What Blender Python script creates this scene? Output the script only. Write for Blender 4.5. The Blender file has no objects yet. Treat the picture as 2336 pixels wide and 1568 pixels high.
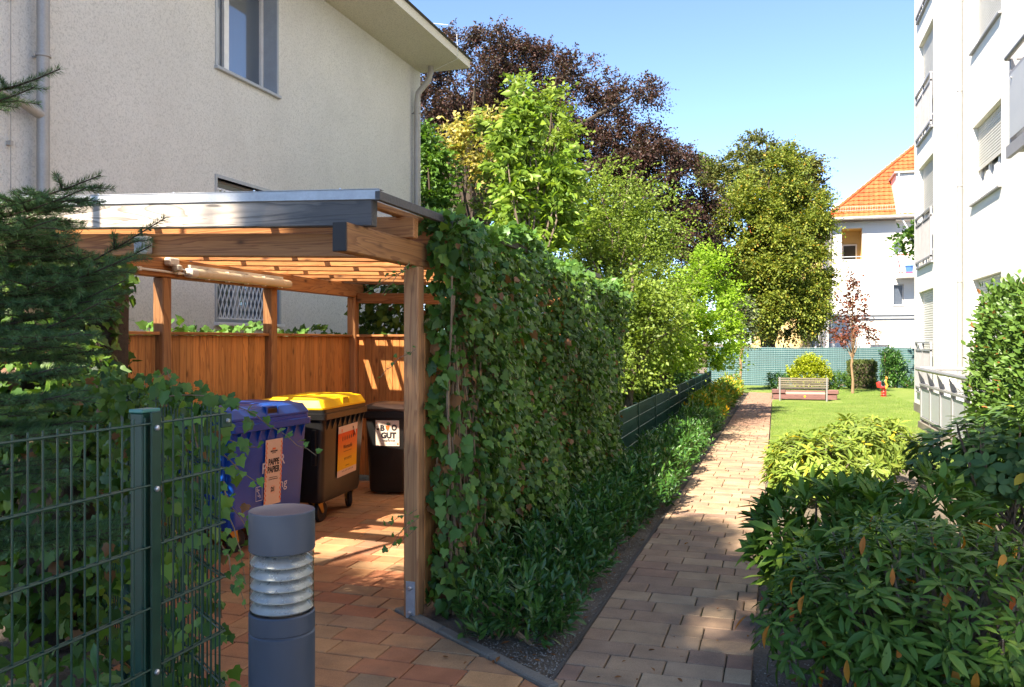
import bpy, math, random
import numpy as np
from mathutils import Matrix, Vector
rad = math.radians
S = bpy.context.scene
COL = S.collection
random.seed(7)
RNG = np.random.default_rng(7)

# ---------------------------------------------------------------- camera, sky, sun, exposure
YAW = math.atan2(602, 1936)
CAMH = 1.75
cam_d = bpy.data.cameras.new('camera')
cam = bpy.data.objects.new('camera', cam_d); COL.objects.link(cam)
cam.location = (0, 0, CAMH)
cam.rotation_euler = (rad(90), 0, YAW)
cam_d.sensor_width = 36.0
cam_d.lens = 36.0 * 1936 / 2336
cam_d.shift_y = -6 / 2336
cam_d.clip_start = 0.05
cam_d.clip_end = 2000
S.camera = cam

SUN_EL, SUN_AZ = rad(43), rad(18)          # light travels towards +Y, turned to +X by SUN_AZ
world = bpy.data.worlds.new('World'); S.world = world
world.use_nodes = True
wn = world.node_tree.nodes; wl = world.node_tree.links
for n in list(wn): wn.remove(n)
sky = wn.new('ShaderNodeTexSky'); sky.sky_type = 'NISHITA'; sky.sun_disc = False
sky.sun_elevation = SUN_EL
sky.sun_rotation = math.pi + SUN_AZ
sky.altitude = 50; sky.air_density = 0.52; sky.dust_density = 0.0; sky.ozone_density = 4.6
bg = wn.new('ShaderNodeBackground'); bg.inputs['Strength'].default_value = 0.122
wo = wn.new('ShaderNodeOutputWorld')
wl.new(sky.outputs[0], bg.inputs[0]); wl.new(bg.outputs[0], wo.inputs[0])

sd = bpy.data.lights.new('sun', 'SUN'); sd.energy = 4.8; sd.angle = rad(0.53); sd.color = (1.0, 0.955, 0.88)
sun = bpy.data.objects.new('sun', sd); COL.objects.link(sun)
ldir = Vector((math.sin(SUN_AZ) * math.cos(SUN_EL), math.cos(SUN_AZ) * math.cos(SUN_EL), -math.sin(SUN_EL)))
sun.rotation_euler = ldir.to_track_quat('-Z', 'Y').to_euler()
sun.location = (-10, -14, 16)

S.view_settings.view_transform = 'Standard'
S.view_settings.look = 'None'
S.view_settings.exposure = 2.06
S.view_settings.gamma = 1.0
S.view_settings.use_curve_mapping = False
S.view_settings.use_white_balance = True          # daylight-shade balance, as the camera had it
S.view_settings.white_balance_temperature = 7300
S.render.engine = 'CYCLES'
S.cycles.use_denoising = True
try: S.cycles.denoiser = 'OPENIMAGEDENOISE'
except Exception: pass
S.cycles.max_bounces = 8
S.cycles.diffuse_bounces = 4
S.cycles.glossy_bounces = 3
S.cycles.transmission_bounces = 5
S.cycles.transparent_max_bounces = 10
S.cycles.caustics_reflective = False
S.cycles.caustics_refractive = False
S.cycles.sample_clamp_indirect = 6.0

# ---------------------------------------------------------------- where a thing seen at (u, v) stands
CY, SY = math.cos(YAW), math.sin(YAW)
def at(u, v, Z):
    lat = (u - 1168) / 1936 * Z
    return Vector((lat * CY - Z * SY, lat * SY + Z * CY, CAMH - (v - 778) / 1936 * Z))
def gp(u, v): return at(u, v, 1936 * CAMH / (v - 778))
def depth(p): return -p[0] * SY + p[1] * CY

# ---------------------------------------------------------------- objects, names, labels
def thing(name, label, cat, loc=(0, 0, 0), rotz=0.0, group=None):
    o = bpy.data.objects.new(name, None); COL.objects.link(o)
    o.location = loc; o.rotation_euler = (0, 0, rotz); o.empty_display_size = .1
    o['label'] = label; o['category'] = cat
    if group: o['group'] = group
    return o
def tag(o, label, cat, group=None):
    o['label'] = label; o['category'] = cat
    if group: o['group'] = group
    return o
def kind(o, k): o['kind'] = k; return o
def obj(name, me, mat, parent=None, world=True):
    """links mesh me; parts are given in world coordinates unless world is False (then in the parent's own)"""
    if mat is not None and not me.materials: me.materials.append(mat)
    o = bpy.data.objects.new(name, me); COL.objects.link(o)
    if parent is not None:
        o.parent = parent
        if world and parent.type == 'EMPTY':
            o.matrix_parent_inverse = (Matrix.Translation(parent.location) @ Matrix.Rotation(parent.rotation_euler[2], 4, 'Z')).inverted()
    return o
def copy_tree(o, parent=None):
    c = o.copy(); COL.objects.link(c); c.parent = parent
    for ch in o.children: copy_tree(ch, c)
    return c

class MB:
    """collects solids, then links them as one mesh"""
    def __init__(s): s.v = []; s.f = []
    def add(s, vs, fs):
        b = len(s.v); s.v += [tuple(p) for p in vs]; s.f += [tuple(i + b for i in f) for f in fs]; return s
    def box(s, lo, hi):
        x0, y0, z0 = lo; x1, y1, z1 = hi
        return s.add([(x0,y0,z0),(x1,y0,z0),(x1,y1,z0),(x0,y1,z0),(x0,y0,z1),(x1,y0,z1),(x1,y1,z1),(x0,y1,z1)],
                     [(0,3,2,1),(4,5,6,7),(0,1,5,4),(1,2,6,5),(2,3,7,6),(3,0,4,7)])
    def cbox(s, lo, hi, c=.006):
        """box with chamfered long edges on all sides"""
        lo = Vector(lo); hi = Vector(hi); m = (lo + hi) / 2; h = (hi - lo) / 2
        c = min(c, h.x * .45, h.y * .45, h.z * .45)
        vs = []; idx = {}
        for ax in range(3):
            for sx in (-1, 1):
                for sy in (-1, 1):
                    for sz in (-1, 1):
                        sg = (sx, sy, sz)
                        p = [m[k] + sg[k] * (h[k] - (0 if k == ax else c)) for k in range(3)]
                        idx[(ax, sg)] = len(vs); vs.append(p)
        fs = []
        for ax in range(3):
            a, b = (ax + 1) % 3, (ax + 2) % 3
            for sg in (-1, 1):
                q = []
                for (p1, p2) in ((-1,-1),(1,-1),(1,1),(-1,1)):
                    t = [0,0,0]; t[ax] = sg; t[a] = p1; t[b] = p2; q.append(idx[(ax, tuple(t))])
                fs.append(tuple(q) if sg > 0 else tuple(q[::-1]))
        for ax in range(3):
            a, b = (ax + 1) % 3, (ax + 2) % 3
            for s1 in (-1, 1):
                for s2 in (-1, 1):
                    def vi(face, e):
                        t = [0,0,0]; t[ax] = e; t[a] = s1; t[b] = s2; return idx[(face, tuple(t))]
                    q = (vi(a,-1), vi(a,1), vi(b,1), vi(b,-1))
                    fs.append(q if s1 * s2 > 0 else q[::-1])
        for sx in (-1, 1):
            for sy in (-1, 1):
                for sz in (-1, 1):
                    t = (sx, sy, sz); q = (idx[(0,t)], idx[(1,t)], idx[(2,t)])
                    fs.append(q if sx*sy*sz > 0 else q[::-1])
        return s.add(vs, fs)
    def beam(s, p0, p1, w, h, up=(0, 0, 1), c=.006):
        """squared timber from p0 to p1 (centre line), w across, h along up"""
        p0 = Vector(p0); p1 = Vector(p1); d = (p1 - p0); L = d.length; d.normalize()
        r = d.cross(Vector(up)); r.normalize(); u = r.cross(d)
        t = MB().cbox((-w/2, 0, -h/2), (w/2, L, h/2), c)
        return s.add([p0 + r * v[0] + d * v[1] + u * v[2] for v in t.v], t.f)
    def tube(s, pts, r, n=8, cap=True):
        pts = [Vector(p) for p in pts]
        rs = r if isinstance(r, (list, tuple)) else [r] * len(pts)
        vs = []; fs = []; prev = None
        for i, p in enumerate(pts):
            d = (pts[min(i+1, len(pts)-1)] - pts[max(i-1, 0)]); d.normalize()
            if prev is None:
                a = Vector((0,0,1)) if abs(d.z) < .9 else Vector((1,0,0))
                x = d.cross(a).normalized()
            else:
                x = (prev - d * prev.dot(d)).normalized()
            prev = x; y = d.cross(x)
            for k in range(n):
                t = 2 * math.pi * k / n
                vs.append(p + (x * math.cos(t) + y * math.sin(t)) * rs[i])
        for i in range(len(pts) - 1):
            for k in range(n):
                a = i*n + k; b = i*n + (k+1) % n
                fs.append((a, b, b + n, a + n))
        if cap:
            fs.append(tuple(range(n))[::-1]); fs.append(tuple((len(pts)-1)*n + k for k in range(n)))
        return s.add(vs, fs)
    def lathe(s, prof, n=24, M=None, ang=2*math.pi):
        """prof: (radius, z) from bottom to top, about Z"""
        vs = []; fs = []
        for (r, z) in prof:
            for k in range(n):
                t = ang * k / n
                vs.append(Vector((r*math.cos(t), r*math.sin(t), z)))
        for i in range(len(prof)-1):
            for k in range(n):
                a = i*n+k; b = i*n+(k+1) % n
                fs.append((a, b, b+n, a+n))
        fs.append(tuple(range(n))[::-1]); fs.append(tuple((len(prof)-1)*n+k for k in range(n)))
        if M is not None: vs = [M @ v for v in vs]
        return s.add(vs, fs)
    def prism(s, poly, z0, z1):
        n = len(poly)
        return s.add([(p[0], p[1], z0) for p in poly] + [(p[0], p[1], z1) for p in poly],
                     [tuple(range(n))[::-1], tuple(range(n, 2*n))] + [(i, (i+1) % n, n+(i+1) % n, n+i) for i in range(n)])
    def quad(s, a, b, c, d): return s.add([a, b, c, d], [(0, 1, 2, 3)])
    def loft(s, rings, close=True):
        n = len(rings[0]); vs = [p for r in rings for p in r]; fs = []
        for i in range(len(rings)-1):
            for k in range(n):
                fs.append((i*n+k, i*n+(k+1) % n, (i+1)*n+(k+1) % n, (i+1)*n+k))
        if close: fs.append(tuple(range(n))[::-1]); fs.append(tuple((len(rings)-1)*n+k for k in range(n)))
        return s.add(vs, fs)
    def xf(s, M): s.v = [tuple(M @ Vector(p)) for p in s.v]; return s
    def mesh(s, name, mat=None, smooth=False, angle=35):
        me = bpy.data.meshes.new(name); me.from_pydata(s.v, [], s.f)
        if smooth:
            me.shade_smooth()
            try: me.set_sharp_from_angle(angle=rad(angle))
            except Exception: pass
        me.update()
        if mat: me.materials.append(mat)
        return me
    def build(s, name, mat, parent=None, world=True, smooth=False): return obj(name, s.mesh(name, mat, smooth), None, parent, world)

# ---------------------------------------------------------------- materials
def mat_new(name):
    m = bpy.data.materials.new(name); m.use_nodes = True
    nt = m.node_tree
    for n in list(nt.nodes): nt.nodes.remove(n)
    return m, nt.nodes, nt.links
def ramp(nodes, stops):
    r = nodes.new('ShaderNodeValToRGB'); e = r.color_ramp.elements
    while len(e) > 1: e.remove(e[-1])
    e[0].position = stops[0][0]; e[0].color = (*stops[0][1], 1)
    for p, c in stops[1:]:
        k = e.new(p); k.color = (*c, 1)
    return r
def coords(N, L, scale, src='pos'):
    if src == 'pos': o = N.new('ShaderNodeNewGeometry').outputs['Position']
    else: o = N.new('ShaderNodeTexCoord').outputs['Object']
    mp = N.new('ShaderNodeMapping'); mp.inputs['Scale'].default_value = scale if isinstance(scale, (tuple, list)) else (scale,)*3
    L.new(o, mp.inputs[0]); return mp.outputs[0]
def noise(N, L, vec, scale=1, detail=4, rough=.55, dist=0):
    t = N.new('ShaderNodeTexNoise'); t.inputs['Scale'].default_value = scale; t.inputs['Detail'].default_value = detail
    t.inputs['Roughness'].default_value = rough; t.inputs['Distortion'].default_value = dist
    L.new(vec, t.inputs['Vector']); return t.outputs['Fac']
def mixc(N, L, fac, a, b, mode='MIX'):
    m = N.new('ShaderNodeMix'); m.data_type = 'RGBA'; m.blend_type = mode
    for inp, val in ((m.inputs[0], fac), (m.inputs[6], a), (m.inputs[7], b)):
        if hasattr(val, 'is_linked'): L.new(val, inp)
        elif isinstance(val, (int, float)): inp.default_value = val
        else: inp.default_value = (*val, 1)
    return m.outputs[2]
def math_n(N, L, op, a, b=0.0, clamp=False):
    m = N.new('ShaderNodeMath'); m.operation = op; m.use_clamp = clamp
    for i, val in enumerate((a, b)):
        if hasattr(val, 'is_linked'): L.new(val, m.inputs[i])
        else: m.inputs[i].default_value = val
    return m.outputs[0]
def pr(N, L, color, rough=.7, metal=0, spec=.5, bump=None, bump_s=.3, bump_d=.01):
    b = N.new('ShaderNodeBsdfPrincipled'); out = N.new('ShaderNodeOutputMaterial')
    if hasattr(color, 'is_linked'): L.new(color, b.inputs['Base Color'])
    else: b.inputs['Base Color'].default_value = (*color, 1)
    if hasattr(rough, 'is_linked'): L.new(rough, b.inputs['Roughness'])
    else: b.inputs['Roughness'].default_value = rough
    b.inputs['Metallic'].default_value = metal
    b.inputs['Specular IOR Level'].default_value = spec
    if bump is not None:
        bn = N.new('ShaderNodeBump'); bn.inputs['Strength'].default_value = bump_s; bn.inputs['Distance'].default_value = bump_d
        L.new(bump, bn.inputs['Height']); L.new(bn.outputs[0], b.inputs['Normal'])
    L.new(b.outputs[0], out.inputs[0]); return b
def rnd_obj(N): return N.new('ShaderNodeObjectInfo').outputs['Random']

def m_plain(name, c, rough=.6, metal=0, spec=.5, var=.12, scale=6, bump_s=.0, fine=60):
    m, N, L = mat_new(name)
    v = coords(N, L, 1)
    n1 = noise(N, L, v, scale, 4); n2 = noise(N, L, v, fine, 3)
    f = math_n(N, L, 'ADD', math_n(N, L, 'MULTIPLY', n1, .65), math_n(N, L, 'MULTIPLY', n2, .35))
    dk = tuple(x * (1 - var) for x in c); lt = tuple(min(1, x * (1 + var)) for x in c)
    r = ramp(N, [(.3, dk), (.7, lt)]); L.new(f, r.inputs[0])
    ro = math_n(N, L, 'ADD', math_n(N, L, 'MULTIPLY', n1, .2), rough - .1, True)
    pr(N, L, r.outputs[0], ro, metal, spec, n2 if bump_s else None, bump_s)
    return m
def m_plaster(name, c, dirt, amount=.35, grain=90, bump=.5):
    m, N, L = mat_new(name)
    v = coords(N, L, 1)
    g = noise(N, L, v, grain, 5, .75); b = noise(N, L, v, 1.1, 5, .6); s = noise(N, L, coords(N, L, (1.6, 1.6, 1.1)), 1, 4)
    gr = ramp(N, [(.34, tuple(x*.58 for x in c)), (.5, tuple(x*.97 for x in c)), (.75, tuple(min(1, x*1.08) for x in c))]); L.new(g, gr.inputs[0])
    f = math_n(N, L, 'MULTIPLY', math_n(N, L, 'MULTIPLY', b, s), amount * 3.2, True)
    col = mixc(N, L, f, gr.outputs[0], dirt, 'MIX')
    pr(N, L, col, .95, 0, .15, g, bump, .012)
    return m
def m_wood(name, c1, c2, c3, axis='Z', grain=26, rough=.62, knots=.5, weather=None, stain_shade=None):
    """long grain along axis, darker late-wood lines, knots, each board its own shade"""
    m, N, L = mat_new(name)
    k = {'X': 0, 'Y': 1, 'Z': 2}[axis]
    geo = N.new('ShaderNodeNewGeometry').outputs['Position']
    off = N.new('ShaderNodeVectorMath'); off.operation = 'ADD'
    cmb = N.new('ShaderNodeCombineXYZ'); rr = math_n(N, L, 'MULTIPLY', rnd_obj(N), 37.0)
    for i in range(3): L.new(rr, cmb.inputs[i])
    L.new(geo, off.inputs[0]); L.new(cmb.outputs[0], off.inputs[1])
    def mp(sc):
        q = N.new('ShaderNodeMapping'); q.inputs['Scale'].default_value = sc; L.new(off.outputs[0], q.inputs[0]); return q.outputs[0]
    sc = [9.0]*3; sc[k] = .55
    big = noise(N, L, mp(tuple(sc)), 1, 3, .5, 1.2)
    w = math_n(N, L, 'FRACT', math_n(N, L, 'MULTIPLY', big, 9.0))
    lines = ramp(N, [(0, (0, 0, 0)), (.55, (.35,)*3), (.9, (1,)*3), (1, (0, 0, 0))]); L.new(w, lines.inputs[0])
    sf = [120.0]*3; sf[k] = 2.5
    fib = noise(N, L, mp(tuple(sf)), 1, 3, .6)
    ks = [7.0]*3; ks[k] = 3.2
    vo = N.new('ShaderNodeTexVoronoi'); L.new(mp(tuple(ks)), vo.inputs['Vector']); vo.inputs['Scale'].default_value = 1
    kn = ramp(N, [(.05, (1,)*3), (.13, (.25,)*3), (.2, (0,)*3)]); L.new(vo.outputs['Distance'], kn.inputs[0])
    kf = math_n(N, L, 'MULTIPLY', kn.outputs[0], knots)
    base = mixc(N, L, lines.outputs[0], c1, c2)
    base = mixc(N, L, math_n(N, L, 'MULTIPLY', fib, .3), base, c3, 'MIX')
    base = mixc(N, L, kf, base, tuple(x*.35 for x in c2))
    tone = ramp(N, [(0, (.72, .72, .72)), (.5, (1, 1, 1)), (1, (1.2, 1.15, 1.1))]); L.new(rnd_obj(N), tone.inputs[0])
    base = mixc(N, L, 1.0, base, tone.outputs[0], 'MULTIPLY')
    if weather:
        wv = noise(N, L, mp(tuple(1.6 if i != k else .6 for i in range(3))), 1, 5, .65)
        wr = ramp(N, [(.42, (0,)*3), (.62, (1,)*3)]); L.new(wv, wr.inputs[0])
        base = mixc(N, L, math_n(N, L, 'MULTIPLY', wr.outputs[0], .8), base, weather)
    if stain_shade:                                     # blackened, mossy timber end, drawn further along as painted shade
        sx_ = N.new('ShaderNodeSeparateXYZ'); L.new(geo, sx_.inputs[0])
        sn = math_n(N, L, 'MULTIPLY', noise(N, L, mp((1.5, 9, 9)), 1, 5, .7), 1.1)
        sf_ = math_n(N, L, 'ADD', math_n(N, L, 'MULTIPLY', math_n(N, L, 'SUBTRACT', sx_.outputs[0], stain_shade[0]), stain_shade[1]), sn, True)
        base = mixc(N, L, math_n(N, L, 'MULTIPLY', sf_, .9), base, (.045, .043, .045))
    pr(N, L, base, rough, 0, .35, math_n(N, L, 'ADD', fib, math_n(N, L, 'MULTIPLY', lines.outputs[0], .6)), .35, .004)
    return m
def m_leaf(name, cols, back=None, rough=.45, trans=.35, spec=.25, odd=None):
    """leaf: each leaf its own tone (island and object random), light passes through it"""
    m, N, L = mat_new(name)
    isl = N.new('ShaderNodeNewGeometry').outputs['Random Per Island']
    f = math_n(N, L, 'FRACT', math_n(N, L, 'ADD', isl, math_n(N, L, 'MULTIPLY', rnd_obj(N), 7.31)))
    n = len(cols)
    r = ramp(N, [(i / max(1, n - 1), c) for i, c in enumerate(cols)]); L.new(f, r.inputs[0])
    col = r.outputs[0]
    big = noise(N, L, coords(N, L, 1), .9, 3)
    vr = ramp(N, [(.3, (.78, .78, .78)), (.7, (1.18, 1.15, 1.05))]); L.new(big, vr.inputs[0])
    col = mixc(N, L, 1.0, col, vr.outputs[0], 'MULTIPLY')
    if odd:
        th = math_n(N, L, 'GREATER_THAN', math_n(N, L, 'FRACT', math_n(N, L, 'MULTIPLY', f, 13.7)), 1 - odd[1])
        col = mixc(N, L, th, col, odd[0])
    b = N.new('ShaderNodeBsdfPrincipled'); L.new(col, b.inputs['Base Color'])
    b.inputs['Roughness'].default_value = rough; b.inputs['Specular IOR Level'].default_value = spec
    t = N.new('ShaderNodeBsdfTranslucent')
    tc = mixc(N, L, 1.0, col, (1.25, 1.3, .55), 'MULTIPLY'); L.new(tc, t.inputs[0])
    mx = N.new('ShaderNodeMixShader'); mx.inputs[0].default_value = trans
    L.new(b.outputs[0], mx.inputs[1]); L.new(t.outputs[0], mx.inputs[2])
    out = N.new('ShaderNodeOutputMaterial'); L.new(mx.outputs[0], out.inputs[0])
    return m

# ---------------------------------------------------------------- foliage: many leaves from one template
def leaf_tmpl(W=.35, seg=3, fold=.12, droop=.15, peak=.45):
    """long leaf along +y, length 1; folded along the midrib, tip drooping"""
    v = []; f = []
    rows = []
    for i in range(seg + 1):
        t = i / seg
        w = W / 2 * (math.sin(math.pi * min(1, t ** (math.log(.5) / math.log(peak)))) ** .85 if 0 < t < 1 else 0)
        z = -droop * t * t
        if w == 0: rows.append((len(v),)); v.append((0, t, z))
        else:
            rows.append((len(v), len(v)+1, len(v)+2)); v += [(-w, t, z + fold * w * 2), (0, t, z), (w, t, z + fold * w * 2)]
    for a, b in zip(rows, rows[1:]):
        if len(a) == 1: f += [(a[0], b[1], b[0]), (a[0], b[2], b[1])]
        elif len(b) == 1: f += [(a[0], a[1], b[0]), (a[1], a[2], b[0])]
        else: f += [(a[0], a[1], b[1], b[0]), (a[1], a[2], b[2], b[1])]
    return np.array(v, float), f
def diamond_tmpl(W=.55, fold=.12, droop=.1):
    return np.array([(0,0,0),(-W/2,.45,fold*W),(0,1,-droop),(W/2,.45,fold*W)], float), [(0,3,2),(0,2,1)]
def ivy_tmpl(cup=.06):
    half = [(.22,-.15),(.45,-.02),(.39,.20),(.46,.40),(.25,.56)]
    pts = [(0,-.02)] + half + [(0,1.0)] + [(-x,y) for x,y in half[::-1]]
    v = [(0,.28,0)] + [(x, y, -cup*((x*x)*2.2 + max(0,y-.3)**2*1.6) + .03*math.sin(9*x)) for x,y in pts]
    n = len(pts)
    return np.array(v, float), [(0, 1+i, 1+(i+1) % n) for i in range(n)]
def unit(a): return a / np.maximum(np.linalg.norm(a, axis=-1, keepdims=True), 1e-9)
def frames(d, nrm):
    y = unit(np.asarray(d, float)); x = unit(np.cross(y, nrm)); z = np.cross(x, y)
    return np.stack([x, y, z], axis=2)            # columns: width, length, normal
def fol_mesh(name, tm, pos, d, nrm, s, mat):
    tv, tf = tm; n = len(pos); k = len(tv)
    R = frames(d, nrm)
    sv = s[:, None, None] if s.ndim == 1 else s[:, None, :]
    V = np.einsum('nij,nkj->nki', R, tv[None] * sv) + pos[:, None, :]
    me = bpy.data.meshes.new(name)
    lens = np.array([len(f) for f in tf]); flat = np.concatenate([np.array(f) for f in tf])
    me.vertices.add(n * k); me.vertices.foreach_set('co', V.astype(np.float32).ravel())
    loops = (flat[None] + (np.arange(n) * k)[:, None]).ravel().astype(np.int32)
    me.loops.add(len(loops)); me.loops.foreach_set('vertex_index', loops)
    L = np.tile(lens, n); st = np.concatenate([[0], np.cumsum(L)[:-1]])
    me.polygons.add(len(L)); me.polygons.foreach_set('loop_start', st.astype(np.int32)); me.polygons.foreach_set('loop_total', L.astype(np.int32))
    me.update(calc_edges=True)
    if k > 5: me.shade_smooth()
    me.materials.append(mat)
    return me
def fol(name, tm, L, mat, parent=None):
    o = obj(name, fol_mesh(name, tm, *L, mat), None, parent)
    o['kind'] = 'stuff'; return o
def fol_objs(tmpls, L, mat, parent, name='leaf'):
    """each leaf an object of its own, all sharing a few meshes"""
    mes = []
    for q, tm in enumerate(tmpls):
        me = bpy.data.meshes.new(name); me.from_pydata([tuple(v) for v in tm[0]], [], tm[1]); me.shade_smooth(); me.materials.append(mat); mes.append(me)
    pos, d, nrm, s = L; R = frames(d, nrm)
    inv = (Matrix.Translation(parent.location)).inverted()
    for i in range(len(pos)):
        o = bpy.data.objects.new(name, mes[i % len(mes)]); COL.objects.link(o)
        m = Matrix(R[i].tolist()).to_4x4() @ Matrix.Scale(float(s[i]), 4); m.translation = Vector(pos[i])
        o.parent = parent; o.matrix_parent_inverse = inv; o.matrix_basis = m
def near_split(L, n):
    """(the n leaves nearest the camera, the rest)"""
    pos = L[0]; dd = np.linalg.norm(pos - np.array([0, 0, CAMH]), axis=1) / np.maximum(L[3], 1e-4)
    lat = pos[:, 0]*CY + pos[:, 1]*SY; dep = -pos[:, 0]*SY + pos[:, 1]*CY
    uu = lat / np.maximum(dep, .1); vv = (CAMH - pos[:, 2]) / np.maximum(dep, .1)
    dd = np.where((np.abs(uu) < .6) & (np.abs(vv) < .4), dd, 1e9)
    ix = np.argsort(dd); a, b = ix[:n], ix[n:]
    return [x[a] for x in L], [x[b] for x in L]
def cat_l(*Ls): return [np.concatenate([l[i] for l in Ls]) for i in range(4)]
def rdirs(n, rng): return unit(rng.normal(size=(n, 3)))
def sprays(o, d, ln, nl, size, rng, droop=.25, spread=50, upn=.8, jitter=.35, flat=True, size_var=.3):
    """leafy twigs: nl leaves along each twig, set alternately left and right"""
    n = len(o); o = np.asarray(o, float); d = unit(np.asarray(d, float)); ln = np.broadcast_to(ln, (n,))
    t = (np.arange(nl) + .6) / nl
    T = np.broadcast_to(t, (n, nl)); Lm = ln[:, None]
    pos = o[:, None] + d[:, None] * (T * Lm)[..., None]
    pos = pos + np.array([0, 0, -1.0]) * (droop * Lm * T * T)[..., None]
    up = np.array([0, 0, 1.0]) + rng.normal(size=(n, 3)) * .25
    side = unit(np.cross(d, up)); up2 = unit(np.cross(side, d))
    sg = np.where(np.arange(nl) % 2 == 0, 1.0, -1.0)[None, :, None]
    if not flat:
        ph = (np.arange(nl) * 2.4)[None, :, None] + rng.uniform(0, 6.28, (n, 1, 1))
        sd = side[:, None] * np.cos(ph) + up2[:, None] * np.sin(ph); sg = 1.0
    else: sd = side[:, None]
    a = rad(spread)
    ld = d[:, None] * math.cos(a) + sd * sg * math.sin(a) + rng.normal(size=(n, nl, 3)) * jitter + np.array([0, 0, -droop * .8])
    nr = up2[:, None] * upn + (0 if flat else 1) * np.cross(sd, d[:, None]) * .2 + rng.normal(size=(n, nl, 3)) * jitter
    if not flat: nr = nr + d[:, None] * .6
    sc = size * (1 + rng.uniform(-size_var, size_var, (n, nl))) * (1 - .25 * T)
    return [pos.reshape(-1, 3), ld.reshape(-1, 3), nr.reshape(-1, 3), sc.ravel()]
def blob_points(n, ells, rng, shell=.55):
    """points in the outer part of a union of ellipsoids; returns points and outward directions"""
    P = []; D = []
    w = np.array([e[1][0]*e[1][1] + e[1][0]*e[1][2] + e[1][1]*e[1][2] for e in ells]); w = w / w.sum()
    for (c, r), k in zip(ells, rng.multinomial(n, w)):
        d = rdirs(k, rng); q = (shell + (1 - shell) * rng.random(k)) ** .8
        P.append(np.array(c) + d * np.array(r) * q[:, None]); D.append(unit(d / np.array(r)))
    return np.concatenate(P), np.concatenate(D)
# ================================================================ materials of the place
M = {}
M['plaster'] = m_plaster('rough_render', (.75, .725, .68), (.52, .50, .465), .36, 55, 1.0)
M['soffit'] = m_plaster('painted_soffit', (.74, .69, .58), (.55, .50, .4), .3, 40, .15)
M['white'] = m_plaster('white_render', (.80, .775, .73), (.62, .575, .50), .22, 120, .25)
M['white2'] = m_plaster('old_white_render', (.78, .75, .70), (.6, .56, .5), .15, 60, .2)
M['ochre'] = m_plaster('ochre_render', (.62, .44, .20), (.5, .36, .2), .2, 60, .2)
M['zinc'] = m_plain('zinc_pipe', (.33, .31, .29), .5, .25, .5, .2, 3)
M['galv'] = m_plain('galvanised_steel', (.36, .37, .385), .5, .35, .5, .2, 8)
M['galvpipe'] = m_plain('new_zinc_pipe', (.34, .33, .31), .4, .3, .5, .15, 5)
M['greyframe'] = m_plain('grey_window_frame', (.36, .38, .40), .45)
M['whiteframe'] = m_plain('white_window_frame', (.74, .73, .72), .4)
M['shutter'] = m_plain('roller_shutter', (.50, .485, .45), .5)
M['rail'] = m_plain('grey_painted_steel', (.24, .235, .245), .45, .1)
M['raillight'] = m_plain('pale_grey_painted_steel', (.24, .235, .245), .42, .05)
M['panel'] = m_plain('pale_grey_panel', (.36, .375, .40), .5, 0, .4, .05)
M['green'] = m_plain('dark_green_coated_steel', (.002, .036, .022), .42, .0, .5, .2, 14)
M['greenlight'] = m_plain('green_coated_steel_cap', (.05, .19, .15), .45, 0, .5, .15, 14)
M['strip'] = m_plain('dark_green_privacy_strip', (.012, .07, .052), .5, 0, .4, .25, 3)
M['anth'] = m_plain('anthracite_powder_coat', (.038, .050, .072), .45, .1, .5, .06, 10, .04, 400)
M['louvre'] = m_plain('silver_louvre_ring', (.70, .70, .68), .28, .65, .6, .1, 20)
M['steel'] = m_plain('bright_steel', (.5, .5, .52), .3, .8)
M['blue'] = m_plain('blue_plastic', (.001, .058, .32), .38, 0, .5, .16, 5)
M['black'] = m_plain('black_plastic', (.012, .012, .013), .36, 0, .5, .2, 5)
M['brownlid'] = m_plain('brown_plastic', (.035, .017, .012), .45, 0, .4, .2, 5)
M['yellow'] = m_plain('yellow_plastic', (.85, .50, .01), .4, 0, .5, .06, 4)
M['rubber'] = m_plain('black_rubber', (.015, .015, .015), .7)
M['brass'] = m_plain('yellow_zinc_steel', (.42, .24, .05), .4, .6)
M['concrete'] = m_plaster('kerb_concrete', (.27, .245, .205), (.12, .105, .085), .6, 120, .4)
M['paper'] = m_plain('sticker_paper', (.70, .52, .38), .6, 0, .3, .06, 8)
M['paperwhite'] = m_plain('sticker_white', (.68, .58, .50), .6, 0, .3, .1, 30)
M['ink'] = m_plain('black_print', (.015, .013, .02), .6)
M['inkred'] = m_plain('orange_print', (.75, .13, .03), .6)
M['inkgreen'] = m_plain('green_print', (.02, .09, .05), .6)
M['inkwhite'] = m_plain('white_print', (.55, .56, .62), .6)
M['dark'] = m_plain('dark_room', (.03, .032, .036), .8)
M['curtain'] = m_plain('curtain', (.55, .53, .50), .9, 0, .2, .1, 3)
M['plasticgrey'] = m_plain('grey_plastic_box', (.46, .43, .38), .5)
M['plasticwhite'] = m_plain('white_plastic', (.62, .58, .52), .45)
M['diff'] = m_plain('lamp_diffuser', (.58, .48, .33), .25, 0, .5, .08, 4)
M['redpaint'] = m_plain('red_paint', (.42, .025, .02), .4)
M['orangepaint'] = m_plain('orange_wood', (.62, .26, .04), .5)
M['bark'] = m_plaster('bark', (.10, .075, .055), (.04, .03, .022), .6, 35, .9)
M['barkgrey'] = m_plaster('grey_bark', (.20, .16, .12), (.09, .07, .05), .5, 35, .7)
M['stem'] = m_plain('ivy_stem', (.22, .14, .08), .8, 0, .2, .3, 12)
M['benchwood'] = m_wood('grey_bench_wood', (.15, .125, .095), (.08, .065, .05), (.20, .17, .13), 'X')
M['timber'] = m_wood('brown_sandbox_timber', (.16, .075, .065), (.09, .045, .04), (.22, .11, .10), 'X')
M['larchZ'] = m_wood('larch_post', (.45, .215, .09), (.24, .09, .035), (.54, .29, .14), 'Z', knots=.5)
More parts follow.
